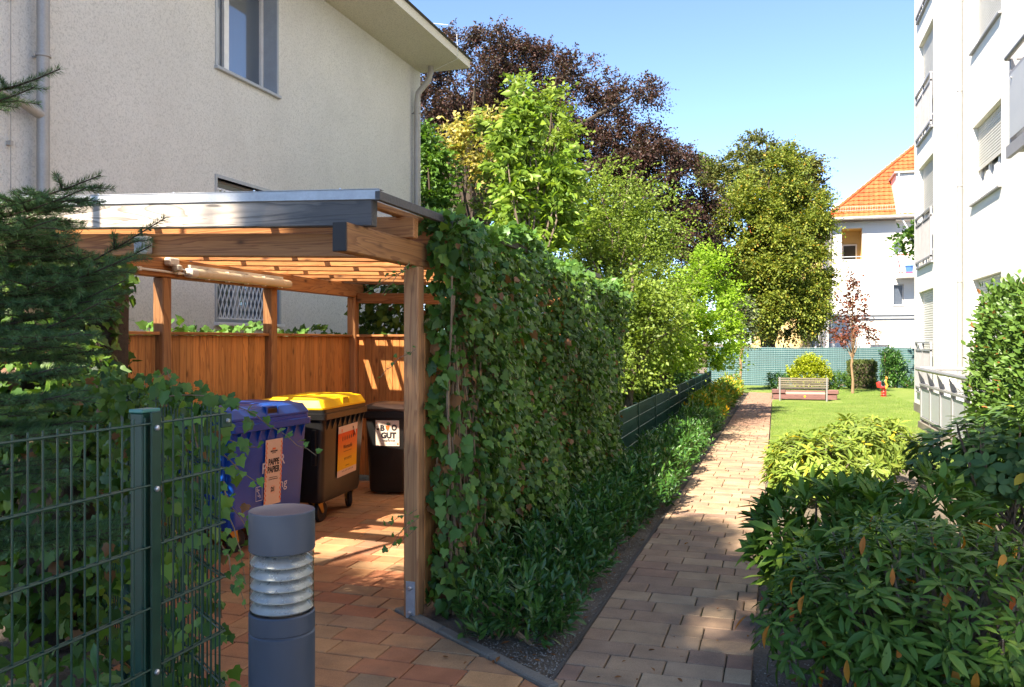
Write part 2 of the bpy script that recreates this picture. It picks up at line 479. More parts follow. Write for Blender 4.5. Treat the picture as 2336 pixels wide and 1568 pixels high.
M['larchX'] = m_wood('larch_rafter', (.46, .20, .07), (.22, .072, .024), (.54, .27, .11), 'X', knots=.9)
M['larchY'] = m_wood('larch_beam', (.45, .195, .068), (.21, .07, .024), (.53, .265, .105), 'Y', knots=.9)
M['crossX'] = m_wood('larch_cross_beam', (.36, .155, .055), (.15, .048, .017), (.44, .21, .085), 'X', knots=1.0)
M['board'] = m_wood('larch_board', (.56, .235, .07), (.33, .115, .032), (.64, .30, .10), 'Z', knots=.8)
M['fascia'] = m_wood('weathered_fascia', (.40, .345, .29), (.07, .058, .05), (.50, .445, .385), 'X', knots=.9, stain_shade=(-2.75, 1.5))

def m_slab(name, cols, moss=.0):
    m, N, L = mat_new(name)
    r = ramp(N, [(i / (len(cols) - 1), c) for i, c in enumerate(cols)]); L.new(rnd_obj(N), r.inputs[0])
    v = coords(N, L, 1)
    g = noise(N, L, v, 170, 3, .7); b = noise(N, L, v, 5, 4); st = noise(N, L, v, 1.3, 5, .65)
    gr = ramp(N, [(.25, (.70,)*3), (.75, (1.25,)*3)]); L.new(g, gr.inputs[0])
    br = ramp(N, [(.3, (.80, .79, .78)), (.7, (1.14, 1.13, 1.1))]); L.new(b, br.inputs[0])
    c = mixc(N, L, 1.0, r.outputs[0], gr.outputs[0], 'MULTIPLY'); c = mixc(N, L, 1.0, c, br.outputs[0], 'MULTIPLY')
    sr = ramp(N, [(.52, (0,)*3), (.7, (.5,)*3)]); L.new(st, sr.inputs[0])
    c = mixc(N, L, sr.outputs[0], c, (.13, .10, .08))
    pr(N, L, c, .88, 0, .25, g, .5, .004)
    return m
M['slab'] = m_slab('path_slab', [(.37, .255, .16), (.31, .20, .13), (.405, .29, .185), (.25, .16, .118), (.35, .24, .15), (.28, .165, .115), (.385, .27, .17)])
M['slabred'] = m_slab('court_slab', [(.47, .245, .115), (.41, .165, .082), (.49, .275, .13), (.375, .15, .077), (.45, .215, .105), (.31, .20, .115), (.47, .25, .12)])
def m_joint():
    m, N, L = mat_new('sand_and_moss_joint')
    v = coords(N, L, 1); a = noise(N, L, v, 2.2, 5, .6); b = noise(N, L, v, 90, 3)
    r = ramp(N, [(.42, (.075, .055, .04)), (.55, (.07, .075, .03)), (.66, (.06, .10, .022))]); L.new(a, r.inputs[0])
    pr(N, L, r.outputs[0], .95, 0, .1, b, .6, .01); return m
M['joint'] = m_joint()
def m_soil():
    m, N, L = mat_new('dry_soil')
    v = coords(N, L, 1); a = noise(N, L, v, 2.0, 6, .65); b = noise(N, L, v, 60, 4, .7); c = noise(N, L, v, 14, 4)
    r = ramp(N, [(.3, (.10, .078, .058)), (.55, (.20, .162, .125)), (.75, (.31, .265, .21))])
    L.new(math_n(N, L, 'ADD', math_n(N, L, 'MULTIPLY', a, .5), math_n(N, L, 'MULTIPLY', b, .5)), r.inputs[0])
    pr(N, L, r.outputs[0], .95, 0, .15, math_n(N, L, 'ADD', b, c), .9, .03); return m
M['soil'] = m_soil()
def m_lawn():
    m, N, L = mat_new('lawn_turf')
    v = coords(N, L, 1); a = noise(N, L, v, 1.1, 5, .6); b = noise(N, L, v, 55, 4, .7)
    r = ramp(N, [(.3, (.085, .14, .024)), (.5, (.16, .225, .045)), (.68, (.27, .29, .085))])
    L.new(math_n(N, L, 'ADD', math_n(N, L, 'MULTIPLY', a, .55), math_n(N, L, 'MULTIPLY', b, .45)), r.inputs[0])
    pr(N, L, r.outputs[0], .9, 0, .2, b, 1.0, .03); return m
M['lawn'] = m_lawn()
def m_glass(name, tint, rough=.03):
    m, N, L = mat_new(name)
    b = N.new('ShaderNodeBsdfPrincipled'); b.inputs['Base Color'].default_value = (*tint, 1); b.inputs['Roughness'].default_value = .3
    g = N.new('ShaderNodeBsdfGlossy'); g.inputs[0].default_value = (.92, .96, 1, 1); g.inputs[1].default_value = rough
    lw = N.new('ShaderNodeLayerWeight'); lw.inputs[0].default_value = .55
    mx = N.new('ShaderNodeMixShader'); L.new(lw.outputs['Fresnel'], mx.inputs[0]); L.new(b.outputs[0], mx.inputs[1]); L.new(g.outputs[0], mx.inputs[2])
    o = N.new('ShaderNodeOutputMaterial'); L.new(mx.outputs[0], o.inputs[0]); return m
M['pane'] = m_glass('window_pane', (.06, .075, .10))
def m_poly():
    m, N, L = mat_new('clear_corrugated_roofing')
    v = coords(N, L, 1); a = noise(N, L, v, 3, 5, .6)
    t = N.new('ShaderNodeBsdfTranslucent'); t.inputs[0].default_value = (.80, .72, .60, 1)
    tr = N.new('ShaderNodeBsdfTransparent'); tr.inputs[0].default_value = (.93, .90, .84, 1)
    gl = N.new('ShaderNodeBsdfPrincipled'); gl.inputs['Base Color'].default_value = (.5, .5, .48, 1); gl.inputs['Roughness'].default_value = .25
    r = ramp(N, [(.35, (.15,)*3), (.7, (.45,)*3)]); L.new(a, r.inputs[0])
    m1 = N.new('ShaderNodeMixShader'); L.new(r.outputs[0], m1.inputs[0]); L.new(tr.outputs[0], m1.inputs[1]); L.new(t.outputs[0], m1.inputs[2])
    m2 = N.new('ShaderNodeMixShader'); m2.inputs[0].default_value = .12; L.new(m1.outputs[0], m2.inputs[1]); L.new(gl.outputs[0], m2.inputs[2])
    o = N.new('ShaderNodeOutputMaterial'); L.new(m2.outputs[0], o.inputs[0]); return m
M['poly'] = m_poly()
def m_clear():
    m, N, L = mat_new('clear_lamp_cylinder')
    tr = N.new('ShaderNodeBsdfTransparent'); tr.inputs[0].default_value = (.93, .95, .94, 1)
    gl = N.new('ShaderNodeBsdfGlossy'); gl.inputs[1].default_value = .03
    lw = N.new('ShaderNodeLayerWeight'); lw.inputs[0].default_value = .35
    mx = N.new('ShaderNodeMixShader'); L.new(math_n(N, L, 'MULTIPLY', lw.outputs['Fresnel'], .7, True), mx.inputs[0])
    L.new(tr.outputs[0], mx.inputs[1]); L.new(gl.outputs[0], mx.inputs[2])
    o = N.new('ShaderNodeOutputMaterial'); L.new(mx.outputs[0], o.inputs[0]); return m
M['clear'] = m_clear()
def m_tile():
    m, N, L = mat_new('red_roof_tile')
    v = coords(N, L, 1); a = noise(N, L, v, 3.3, 4); b = noise(N, L, v, .5, 4)
    r = ramp(N, [(.3, (.34, .06, .022)), (.5, (.46, .10, .034)), (.72, (.55, .15, .055))])
    L.new(math_n(N, L, 'ADD', math_n(N, L, 'MULTIPLY', a, .6), math_n(N, L, 'MULTIPLY', b, .4)), r.inputs[0])
    pr(N, L, r.outputs[0], .7, 0, .3); return m
M['tile'] = m_tile()
def m_screen():
    m, N, L = mat_new('blue_green_woven_screen')
    a = noise(N, L, coords(N, L, (38, 38, .4)), 1, 3); b = noise(N, L, coords(N, L, 1), .8, 4)
    r = ramp(N, [(.3, (.03, .085, .09)), (.7, (.07, .145, .15))]); L.new(a, r.inputs[0])
    br = ramp(N, [(.3, (.85,)*3), (.7, (1.12,)*3)]); L.new(b, br.inputs[0])
    pr(N, L, mixc(N, L, 1.0, r.outputs[0], br.outputs[0], 'MULTIPLY'), .6, 0, .4, a, .4, .01); return m
M['screen'] = m_screen()

# ================================================================ the ground
def sheet(name, poly, z, mat):
    me = bpy.data.meshes.new(name); me.from_pydata([(p[0], p[1], z) for p in poly], [], [tuple(range(len(poly)))]); me.update()
    return kind(obj(name, me, mat), 'structure')
sheet('ground', [(-400, -200), (400, -200), (400, 500), (-400, 500)], -.03, M['soil'])
# gently uneven bed of soil on both sides of the path
def soil_bed(name, x0, x1, y0, y1, seed, step=.09, amp=.02):
    nx = int((x1-x0)/step)+1; ny = int((y1-y0)/step)+1
    X, Y = np.meshgrid(np.linspace(x0, x1, nx), np.linspace(y0, y1, ny))
    r = np.random.default_rng(seed)
    Zs = sum(amp/(k+1)*np.sin(X*(3+4*k)+r.uniform(0,6))*np.sin(Y*(2.3+5*k)+r.uniform(0,6)) for k in range(3)) + r.normal(size=X.shape)*.004 - .012
    v = np.stack([X, Y, Zs], -1).reshape(-1, 3)
    f = [(j*nx+i, j*nx+i+1, (j+1)*nx+i+1, (j+1)*nx+i) for j in range(ny-1) for i in range(nx-1)]
    me = bpy.data.meshes.new(name); me.from_pydata(v.tolist(), [], f); me.shade_smooth(); me.update()
    return kind(obj(name, me, M['soil']), 'structure')
soil_bed('soil_bed_left', -2.2, -1.0, 4.0, 33.0, 1, .11)
soil_bed('soil_bed_right', -.15, 3.0, 1.5, 13.0, 2, .1)
lawn = sheet('lawn', [(-.1, 12.6), (3.7, 12.6), (3.7, 19.5), (3.4, 23.3), (9, 23.5), (9, 34.3), (1.75, 34.3), (1.75, 28.8), (-.1, 26.1)], .015, M['lawn'])
sheet('lawn_back', [(-2.0, 29.7), (1.75, 29.7), (1.75, 34.4), (-2.0, 34.4)], .014, M['lawn'])
sheet('street', [(-60, 36.5), (80, 36.5), (80, 47.0), (-60, 47.0)], -.01, m_plaster('asphalt', (.06, .06, .062), (.04, .04, .04), .3, 90, .3))

# ---------------------------------------------------------------- paving, slab by slab
def clip(poly, px, py, nx, ny):
    out = []
    n = len(poly)
    for i in range(n):
        a, b = poly[i], poly[(i+1) % n]
        da = (a[0]-px)*nx + (a[1]-py)*ny; db = (b[0]-px)*nx + (b[1]-py)*ny
        if da >= 0: out.append(a)
        if da * db < 0:
            t = da / (da - db); out.append((a[0]+(b[0]-a[0])*t, a[1]+(b[1]-a[1])*t))
    return out
def area(p): return abs(sum(p[i][0]*p[(i+1) % len(p)][1]-p[(i+1) % len(p)][0]*p[i][1] for i in range(len(p))))/2 if len(p) > 2 else 0
def slab_solid(mb, poly, z0, z1, c=.006):
    cx = sum(p[0] for p in poly)/len(poly); cy = sum(p[1] for p in poly)/len(poly); n = len(poly)
    ins = []
    for p in poly:
        d = math.hypot(p[0]-cx, p[1]-cy); k = max(0, 1 - c*1.3/max(d, .02)); ins.append((cx+(p[0]-cx)*k, cy+(p[1]-cy)*k))
    vs = [(p[0], p[1], z0) for p in poly] + [(p[0], p[1], z1-c*.7) for p in poly] + [(p[0], p[1], z1) for p in ins]
    fs = [tuple(2*n+i for i in range(n))] + [(i, (i+1) % n, n+(i+1) % n, n+i) for i in range(n)] + [(n+i, n+(i+1) % n, 2*n+(i+1) % n, 2*n+i) for i in range(n)]
    mb.add(vs, fs)
def ccw(p):
    s = sum(p[i][0]*p[(i+1) % len(p)][1]-p[(i+1) % len(p)][0]*p[i][1] for i in range(len(p)))
    return p if s > 0 else p[::-1]
def pave(parent, rows, planes, mat, limit, seed, row_h=.205, full=.308, g=.008, rest='far_slabs'):
    """rows: (y0, x0, x1); slabs clipped by half-planes; the largest-in-view as objects, the rest as one part"""
    r = random.Random(seed); cells = []
    for (y0, x0, x1) in rows:
        x = x0 - r.choice((.1, .205, .0, .26, .155))
        while x < x1:
            L = full if r.random() > .16 else .205
            p = [(x+g/2, y0+g/2), (x+L-g/2, y0+g/2), (x+L-g/2, y0+row_h-g/2), (x+g/2, y0+row_h-g/2)]
            whole = True
            for (px, py, nx, ny) in planes:
                q = clip(p, px, py, nx, ny)
                if len(q) != 4 or area(q) < area(p) - 1e-6: whole = False
                p = q
                if not p: break
            x += L
            if not p or area(p) < .004: continue
            cells.append((p, whole, L))
    def dist(c): return math.hypot(c[0][0][0], c[0][0][1])
    cells.sort(key=dist)
    shared = {}
    rname = rest; rest = MB()
    for i, (p, whole, L) in enumerate(cells):
        dz = r.uniform(-.0025, .0025)
        cx = sum(a[0] for a in p)/len(p); cy = sum(a[1] for a in p)/len(p)
        if i >= limit:
            slab_solid(rest, ccw(p), -.03, .012+dz); continue
        if whole:
            key = round(L, 3)
            if key not in shared:
                b = MB(); slab_solid(b, [(-L/2+g/2, -row_h/2+g/2), (L/2-g/2, -row_h/2+g/2), (L/2-g/2, row_h/2-g/2), (-L/2+g/2, row_h/2-g/2)], -.03, .012); shared[key] = b.mesh('slab', mat)
            me = shared[key]
        else:
            b = MB(); slab_solid(b, ccw([(a[0]-cx, a[1]-cy) for a in p]), -.03, .012); me = b.mesh('slab', mat)
        o = bpy.data.objects.new('slab', me); COL.objects.link(o); o.parent = parent
        o.location = (cx, cy, dz); o.rotation_euler = (r.uniform(-.004, .004), r.uniform(-.004, .004), r.uniform(-.006, .006) if whole else 0)
    if rest.v: kind(rest.build(rname, mat, parent), 'stuff')
    return cells
PL = lambda y: -1.085 + .0088*(y-4.3)         # left edge of the path
PR = -.12
path = sheet('path', [(PL(0), 0), (PR, 0), (PR, 30.2), (PL(30), 30.2)], -.004, M['joint'])
rows = []; y = 2.4
while y < 30: rows.append((y, PL(y)-.1, PR)); y += .205
pave(path, rows, [(PR, 0, -1, 0), (PL(0), 0, 1, -.0088), (0, 2.5, 0, 1)], M['slab'], 300, 3)
# strip of paving below the bench, in front of the sandbox
strip = sheet('bench_paving', [(PR, 25.45), (1.75, 25.45), (1.75, 26.55), (PR, 26.55)], .006, M['joint'])
rows = []; y = 25.45
while y < 26.4: rows.append((y, PR, 1.75)); y += .205
pave(strip, [(yy, a, b) for yy, a, b in rows], [(PR, 0, 1, 0), (1.75, 0, -1, 0)], M['slab'], 60, 5)
# court in front of and under the carport
K0, K1 = (-2.33, 5.03), (-1.06, 4.12)          # the slanting kerb
kd = Vector((K1[0]-K0[0], K1[1]-K0[1])).normalized(); kn = Vector((kd.y, -kd.x))
kn = kn if kn.y < 0 else -kn
court = sheet('court', [(-5.0, 9.6), (-5.0, 4.95), (-1.97, 2.78), (-1.97, 1.0), (PL(4), 1.0), (K1[0], K1[1]), (K0[0], K0[1]), (-2.25, 9.6)], -.006, M['joint'])
YK = K0[1]
rows = [(YK-(k+1)*.205, -1.93-max(0, YK-(k+1)*.205-2.72)*1.42, PL(4)) for k in range(13)]
pave(court, rows, [(PL(4)-.006, 0, -1, 0), (K0[0]+kn.x*.042, K0[1]+kn.y*.042, kn.x, kn.y)], M['slabred'], 150, 9)
rows = [(YK+k*.205, -5.0, -2.33) for k in range(22)]
pave(court, rows, [(-2.335, 0, -1, 0)], M['slabred'], 145, 10, rest='back_slabs')
kerb = kind(obj('kerb', bpy.data.meshes.new('kerb'), M['concrete']), 'structure')
kb = MB()
p0 = Vector((*K0, 0)); L_ = (Vector((*K1, 0)) - p0).length; nseg = 3
for i in range(nseg):
    a = p0 + Vector((*kd, 0)) * (L_*i/nseg + .003); b = p0 + Vector((*kd, 0)) * (L_*(i+1)/nseg - .003)
    MB().beam(a + Vector((0, 0, -.02)), b + Vector((0, 0, -.02)), .075, .10, c=.008).build('kerb_stone', M['concrete'], kerb)
kb.beam((-2.30, 5.06, -.03), (-2.30, 9.6, -.03), .06, .08, c=.006)
t_ = kb.mesh('kerb'); kerb.data = t_; t_.materials.append(M['concrete'])
sheet('curb_edge', [(PL(4.2)-.03, 4.2), (PL(4.2)-.006, 4.2), (PL(30)-.006, 30), (PL(30)-.03, 30)], .006, m_plaster('dark_edging', (.13, .115, .10), (.07, .06, .05), .6, 90, .5)).name = 'path_edging'

# ================================================================ walls with openings and windows
def facade(mb, O, a, n, a0, a1, z0, z1, holes, d):
    """wall face in the plane O + a*s + z, outward normal n; openings (s0, s1, z0, z1) with reveals of depth d"""
    O = Vector(O); a = Vector(a); n = Vector(n); up = Vector((0, 0, 1))
    flip = a.cross(up).dot(n) < 0
    P = lambda s, z, k=0: O + a*s + up*z - n*k
    xs = sorted({a0, a1, *[h[0] for h in holes], *[h[1] for h in holes]}); zs = sorted({z0, z1, *[h[2] for h in holes], *[h[3] for h in holes]})
    def q(*p): mb.add(p if not flip else p[::-1], [(0, 1, 2, 3)])
    for x0, x1 in zip(xs, xs[1:]):
        for c0, c1 in zip(zs, zs[1:]):
            if any(h[0] <= x0 and x1 <= h[1] and h[2] <= c0 and c1 <= h[3] for h in holes): continue
            q(P(x0, c0), P(x1, c0), P(x1, c1), P(x0, c1))
    for h in holes:
        s0, s1, b, t = h
        q(P(s0, b, d), P(s0, b), P(s0, t), P(s0, t, d)); q(P(s1, b), P(s1, b, d), P(s1, t, d), P(s1, t))
        q(P(s0, t), P(s1, t), P(s1, t, d), P(s0, t, d)); q(P(s0, b, d), P(s1, b, d), P(s1, b), P(s0, b))
def wbox(O, a, n, s0, s1, z0, z1, k0, k1, mb=None, c=0):
    """box given along the wall (s), in height (z) and in depth outward (k)"""
    O = Vector(O); a = Vector(a); n = Vector(n)
    mb = mb or MB(); t = MB()
    t.cbox((s0, k0, z0), (s1, k1, z1), c) if c else t.box((s0, k0, z0), (s1, k1, z1))
    vs = [O + a*v[0] + n*v[1] + Vector((0, 0, v[2])) for v in t.v]
    det = a.cross(n).z
    return mb.add(vs, t.f if det > 0 else [f[::-1] for f in t.f])
def window(parent, O, a, n, s0, s1, z0, z1, d, frame, bars=(.5,), shut=0.0, blind=0.0, curtain=False, sill=None, sillmat=None, fw=.055, name='window'):
    f = MB(); k0, k1 = -d+.005, -d+.065
    for (x0, x1, c0, c1) in ((s0, s0+fw, z0, z1), (s1-fw, s1, z0, z1), (s0+fw, s1-fw, z0, z0+fw), (s0+fw, s1-fw, z1-fw, z1)): wbox(O, a, n, x0+.001, x1-.001, c0+.001, c1-.001, k0, k1, f)
    for b in bars:
        x = s0 + (s1-s0)*b; wbox(O, a, n, x-fw*.9, x+fw*.9, z0+fw, z1-fw, k0, k1+.006, f)
    w = f.build(name, frame, parent)
    edges = [s0+fw] + [s0+(s1-s0)*b for b in bars] + [s1-fw]
    for x0, x1 in zip(edges, edges[1:]): wbox(O, a, n, x0+.01, x1-.01, z0+fw, z1-fw, k0+.012, k0+.03).build('pane', M['pane'], w)
    wbox(O, a, n, s0, s1, z0, z1, -d-.35, -d-.33).build('room_back', M['dark'], w)
    if curtain:
        cb = MB(); m = 28; P = lambda s, z, k: Vector(O)+Vector(a)*s+Vector(n)*k+Vector((0, 0, z))
        for i in range(m):
            xa = s0+.05+(s1-s0-.1)*.45*i/m; xb = s0+.05+(s1-s0-.1)*.45*(i+1)/m
            cb.quad(P(xa, z0, k1-.07+.02*math.sin(i*1.9)*0), P(xb, z0, k1-.07), P(xb, z1, k1-.07), P(xa, z1, k1-.07))
    if blind > 0:
        sb = MB(); zz = z1-fw
        while zz > z1-(z1-z0)*blind: wbox(O, a, n, s0+fw, s1-fw, zz-.018, zz-.004, k1+.004, k1+.012, sb); zz -= .024
        kind(sb.build('blind', M['shutter'], w), 'stuff')
    if shut > 0:
        sb = MB(); zz = z1; p = .055
        while zz > z1-(z1-z0)*shut:
            Pp = lambda s, z, k: Vector(O)+Vector(a)*s+Vector(n)*k+Vector((0, 0, z))
            prof = [(zz, .000), (zz-p*.25, .012), (zz-p*.75, .012), (zz-p, 0)]
            for (za, ka), (zb, kb2) in zip(prof, prof[1:]):
                sb.quad(Pp(s0+.002, za, k1+.03+ka), Pp(s0+.002, zb, k1+.03+kb2), Pp(s1-.002, zb, k1+.03+kb2), Pp(s1-.002, za, k1+.03+ka))
            zz -= p
        wbox(O, a, n, s0+.003, s1-.003, zz-.03, zz, k1+.025, k1+.045, sb)
        kind(sb.build('shutter', M['shutter'], w), 'stuff')
    if sill: wbox(O, a, n, s0-.05, s1+.05, z0-.045, z0-.003, -d+.07, sill, None, .006).build('sill', sillmat or frame, w)
    return w

# ================================================================ rendered house beyond the carport
HX, HY0, HY1, HZ = -6.5, 5.15, 15.0, 6.88
house = thing('house', 'beige rough-rendered house with grey windows and a wide pale eave above the bin shelter', 'house', (-10, 10, 0))
hb = MB(); wins = [(8.8, 10.1, 5.1, 6.45), (8.8, 10.15, 1.98, 3.74)]
facade(hb, (HX, 0, 0), (0, 1, 0), (1, 0, 0), HY0, HY1, -.1, HZ, wins, .27)
hb.quad((HX, HY1, -.1), (-15, HY1, -.1), (-15, HY1, HZ), (HX, HY1, HZ)); hb.quad((-15, HY0, -.1), (HX, HY0, -.1), (HX, HY0, HZ), (-15, HY0, HZ)); hb.quad((-15, HY1, -.1), (-15, HY0, -.1), (-15, HY0, HZ), (-15, HY1, HZ))
hb.build('wall', M['plaster'], house)
rf = MB().box((-16, HY0-.3, HZ+.0), (HX+1.0, HY1+.02, HZ+.15)).build('eave', M['soffit'], house)
MB().add([(-16.1, HY0-.4, HZ+.153), (HX+1.06, HY0-.4, HZ+.153), (HX+1.06, HY1+.1, HZ+.153), (-16.1, HY1+.1, HZ+.153), (-12, HY0+3, HZ+2.2), (-12, HY1-3, HZ+2.2)],
         [(0, 1, 4), (1, 2, 5, 4), (2, 3, 5), (3, 0, 4, 5), (3, 2, 1, 0)]).build('roof', m_plain('dark_roofing', (.08, .075, .07), .8), house)
hw = dict(O=(HX, 0, 0), a=(0, 1, 0), n=(1, 0, 0))
window(house, **hw, s0=8.8, s1=10.1, z0=5.1, z1=6.45, d=.27, frame=M['whiteframe'], bars=(.36,), sill=.05, sillmat=M['greyframe'])
w = window(house, **hw, s0=8.8, s1=10.15, z0=1.98, z1=3.74, d=.27, frame=M['greyframe'], bars=(.5,), sill=.07, sillmat=M['whiteframe'])
jm = m_plain('blue_grey_jamb', (.27, .31, .36), .5)
for (z0_, z1_, s_) in ((5.102, 6.448, 10.1), (1.982, 3.738, 10.15)): wbox(**hw, s0=s_-.012, s1=s_-.001, z0=z0_, z1=z1_, k0=-.20, k1=.008).build('jamb_panel', jm, house)
gb = MB()                                        # folding lattice grille in front of the lower window
for i in range(-8, 20):
    for sg in (1, -1):
        pts = []
        for k in range(0, 41):
            z = 2.02 + k*.04
            s = 8.86 + i*.085 + (sg * (k*.04) * .38)
            if 8.84 <= s <= 10.11: pts.append((HX-.03 + (.008 if sg > 0 else 0), s, z))
        if len(pts) > 2: gb.beam(pts[0], pts[-1], .008, .016, up=(1, 0, 0), c=.002)
for z in (2.03, 2.75, 3.62): gb.beam((HX-.035, 8.82, z), (HX-.035, 10.13, z), .014, .02, c=.003)
kind(gb.build('grille', M['whiteframe'], w), 'stuff')
fr = MB()
for (s0, s1, z0, z1) in ((8.76, 8.8, 1.98, 3.78), (10.15, 10.19, 1.98, 3.78), (8.8, 10.15, 3.74, 3.78)): wbox(**hw, s0=s0, s1=s1, z0=z0, z1=z1, k0=-.1, k1=.012, mb=fr)
fr.build('surround', M['greyframe'], w)
for (s0, s1, z0, z1) in ((8.765, 8.8, 5.1, 6.48), (10.1, 10.135, 5.1, 6.48)): wbox(**hw, s0=s0, s1=s1, z0=z0, z1=z1, k0=-.1, k1=.012).build('surround', M['greyframe'], house)
def bracket_rings(mb, x, y, zs, r):
    for z in zs:
        mb.lathe([(r, z-.012), (r+.012, z-.012), (r+.012, z+.012), (r, z+.012)], 14, Matrix.Translation((x, y, 0)))
        mb.box((x-.13, y-.008, z-.008), (x-r, y+.008, z+.008))
dp = MB().tube([(HX+.1, 14.6, .2), (HX+.1, 14.6, 6.2), (HX+.12, 14.62, 6.38), (HX+.30, 14.68, 6.62), (HX+.34, 14.7, 6.78), (HX+.34, 14.7, 6.88)], .055, 14)
bracket_rings(dp, HX+.1, 14.6, (1.6, 3.65, 6.0), .055); dp.build('downpipe', M['zinc'], house, smooth=True)
dp = MB().tube([(HX+.12, 6.12, .2), (HX+.12, 6.12, 6.88)], .055, 14)
bracket_rings(dp, HX+.12, 6.12, (2.6, 4.35, 5.55), .055)
dp.tube([(HX+.12, 6.12, 3.80), (HX+.12, 5.9, 3.87), (HX+.12, 5.1, 3.98)], .05, 12)
dp.build('downpipe', M['zinc'], house, smooth=True)
lc = MB().tube([(HX+.04, 5.85, 1), (HX+.04, 5.85, 6.88)], .005, 5)
for z in (2.2, 3.5, 4.8, 6.0): lc.box((HX-.02, 5.835, z-.02), (HX+.055, 5.865, z+.02))
lc.build('lightning_conductor', M['zinc'], house)
lc = MB().tube([(HX+.38, 14.72, 6.80), (HX+.7, 14.6, 6.86), (HX+.98, 14.4, 6.86), (HX+1.03, 14.3, 6.95), (HX+1.05, 14.2, 7.25), (HX+1.0, 13.9, 7.3), (HX+.7, 13.7, 7.3)], .006, 5)
lc.build('lightning_conductor', M['whiteframe'], house)

# ================================================================ white apartment building
apt = thing('apartment_building', 'white rendered apartment building with grey roller shutters and railings beside the lawn', 'building', (6, 18, 0))
A1, A2 = 3.30, 3.68
bay = dict(O=(A1, 0, 0), a=(0, 1, 0), n=(-1, 0, 0)); rec = dict(O=(A2, 0, 0), a=(0, 1, 0), n=(-1, 0, 0))
bh = [(20.55, 22.55, .55 + 2.97*k, 2.92 + 2.97*k) for k in range(5)]
rh = [(16.35, 18.55, 1.45 + 2.97*k, 2.94 + 2.97*k) for k in range(5)]
rh2 = [(9.3, 11.5, 1.45 + 2.97*k, 2.94 + 2.97*k) for k in range(5)]
ab = MB(); facade(ab, (A1, 0, 0), (0, 1, 0), (-1, 0, 0), 19.5, 23.2, -.1, 16, bh, .2)
facade(ab, (A2, 0, 0), (0, 1, 0), (-1, 0, 0), 3.0, 19.5, -.1, 16, rh + rh2, .2)
ab.quad((A1, 19.5, -.1), (A2, 19.5, -.1), (A2, 19.5, 16), (A1, 19.5, 16)); ab.quad((14, 23.2, -.1), (A1, 23.2, -.1), (A1, 23.2, 16), (14, 23.2, 16))
ab.quad((A2, 3, -.1), (14, 3, -.1), (14, 3, 16), (A2, 3, 16)); ab.quad((A1, 19.5, 16), (A2, 19.5, 16), (14, 23.2, 16), (A1, 23.2, 16)); ab.quad((A2, 3, 16), (14, 3, 16), (14, 23.2, 16), (A2, 19.5, 16))
ab.quad((14, 3, -.1), (14, 23.2, -.1), (14, 23.2, 16), (14, 3, 16))
ab.build('wall', M['white'], apt)
shs = [1.0, .42, .66, 1, 1]; sh2 = [.95, .52, 1, .4, 1]
for k, h in enumerate(bh):
    window(apt, **bay, s0=h[0], s1=h[1], z0=h[2], z1=h[3], d=.2, frame=M['whiteframe'], bars=(.5,), shut=shs[k], sill=.06, sillmat=M['raillight'])
    rl = MB(); z0 = h[2]+.02; s0, s1 = h[0]-.04, h[1]+.04
    for z in (z0+.06, z0+.95): wbox(**bay, s0=s0, s1=s1, z0=z, z1=z+.04, k0=.03, k1=.07, mb=rl)
    for s in np.arange(s0+.08, s1-.04, .105): wbox(**bay, s0=s-.009, s1=s+.009, z0=z0+.10, z1=z0+.95, k0=.042, k1=.060, mb=rl)
    for s in (s0, (s0+s1)/2, s1-.04): wbox(**bay, s0=s, s1=s+.04, z0=z0, z1=z0+1.12, k0=.028, k1=.072, mb=rl)
    wbox(**bay, s0=s0, s1=s1, z0=z0+1.12, z1=z0+1.16, k0=.02, k1=.08, mb=rl)
    wbox(**bay, s0=s0, s1=s0+.03, z0=z0+.2, z1=z0+.24, k0=-.01, k1=.03, mb=rl); wbox(**bay, s0=s1-.03, s1=s1, z0=z0+.2, z1=z0+.24, k0=-.01, k1=.03, mb=rl)
    rl.build('railing', M['rail'], apt)
for k, h in enumerate(rh + rh2):
    window(apt, **rec, s0=h[0], s1=h[1], z0=h[2], z1=h[3], d=.2, frame=M['whiteframe'], bars=(.33, .66), shut=sh2[k % 5], sill=.06, sillmat=M['raillight'])
px, py = A2-.09, 19.3
dp = MB().tube([(px, py, .3), (px, py, 16)], .055, 14)
for z in np.arange(1.0, 15, 1.95): dp.lathe([(.058, z), (.066, z), (.066, z+.05), (.058, z+.05)], 14, Matrix.Translation((px, py, 0)))
bracket_rings(dp, px, py, [], .055)
dp.build('downpipe', M['galvpipe'], apt, smooth=True)
MB().tube([(px, py, 0), (px, py, .9)], .066, 14).build('standpipe', M['galv'], apt, smooth=True)
MB().box((A1-.012, 19.45, -.05), (A1-.001, 23.25, .22)).build('plinth', M['concrete'], apt)
# projecting balcony high on the right
bx0, by1, bz = 2.62, 11.1, 4.08
bal = MB().box((bx0+.0, 7.6, bz-.14), (A2-.001, by1+.06, bz-.03)).build('balcony_slab', M['white'], apt)
q = MB()
for yv in (by1, 9.4, 7.7):
    q.box((bx0-.03, yv-.03, bz-.05), (bx0+.03, yv+.03, bz+.93))
q.tube([(bx0-.05, 7.6, bz+.96), (bx0-.05, by1+.06, bz+.96), (A2-.02, by1+.06, bz+.96)], .03, 10)
q.box((bx0-.035, 7.6, bz+.74), (bx0+.035, by1+.03, bz+.78)); q.box((bx0+.035, by1-.03, bz+.74), (A2-.02, by1+.03, bz+.78))
q.box((bx0-.05, 7.6, bz-.20), (bx0-.002, by1+.10, bz-.06))
q.build('balcony_railing', M['rail'], apt, smooth=True)
MB().box((bx0-.045, 7.62, bz+.0), (bx0-.036, by1-.04, bz+.73)).build('balcony_panel', M['panel'], apt)
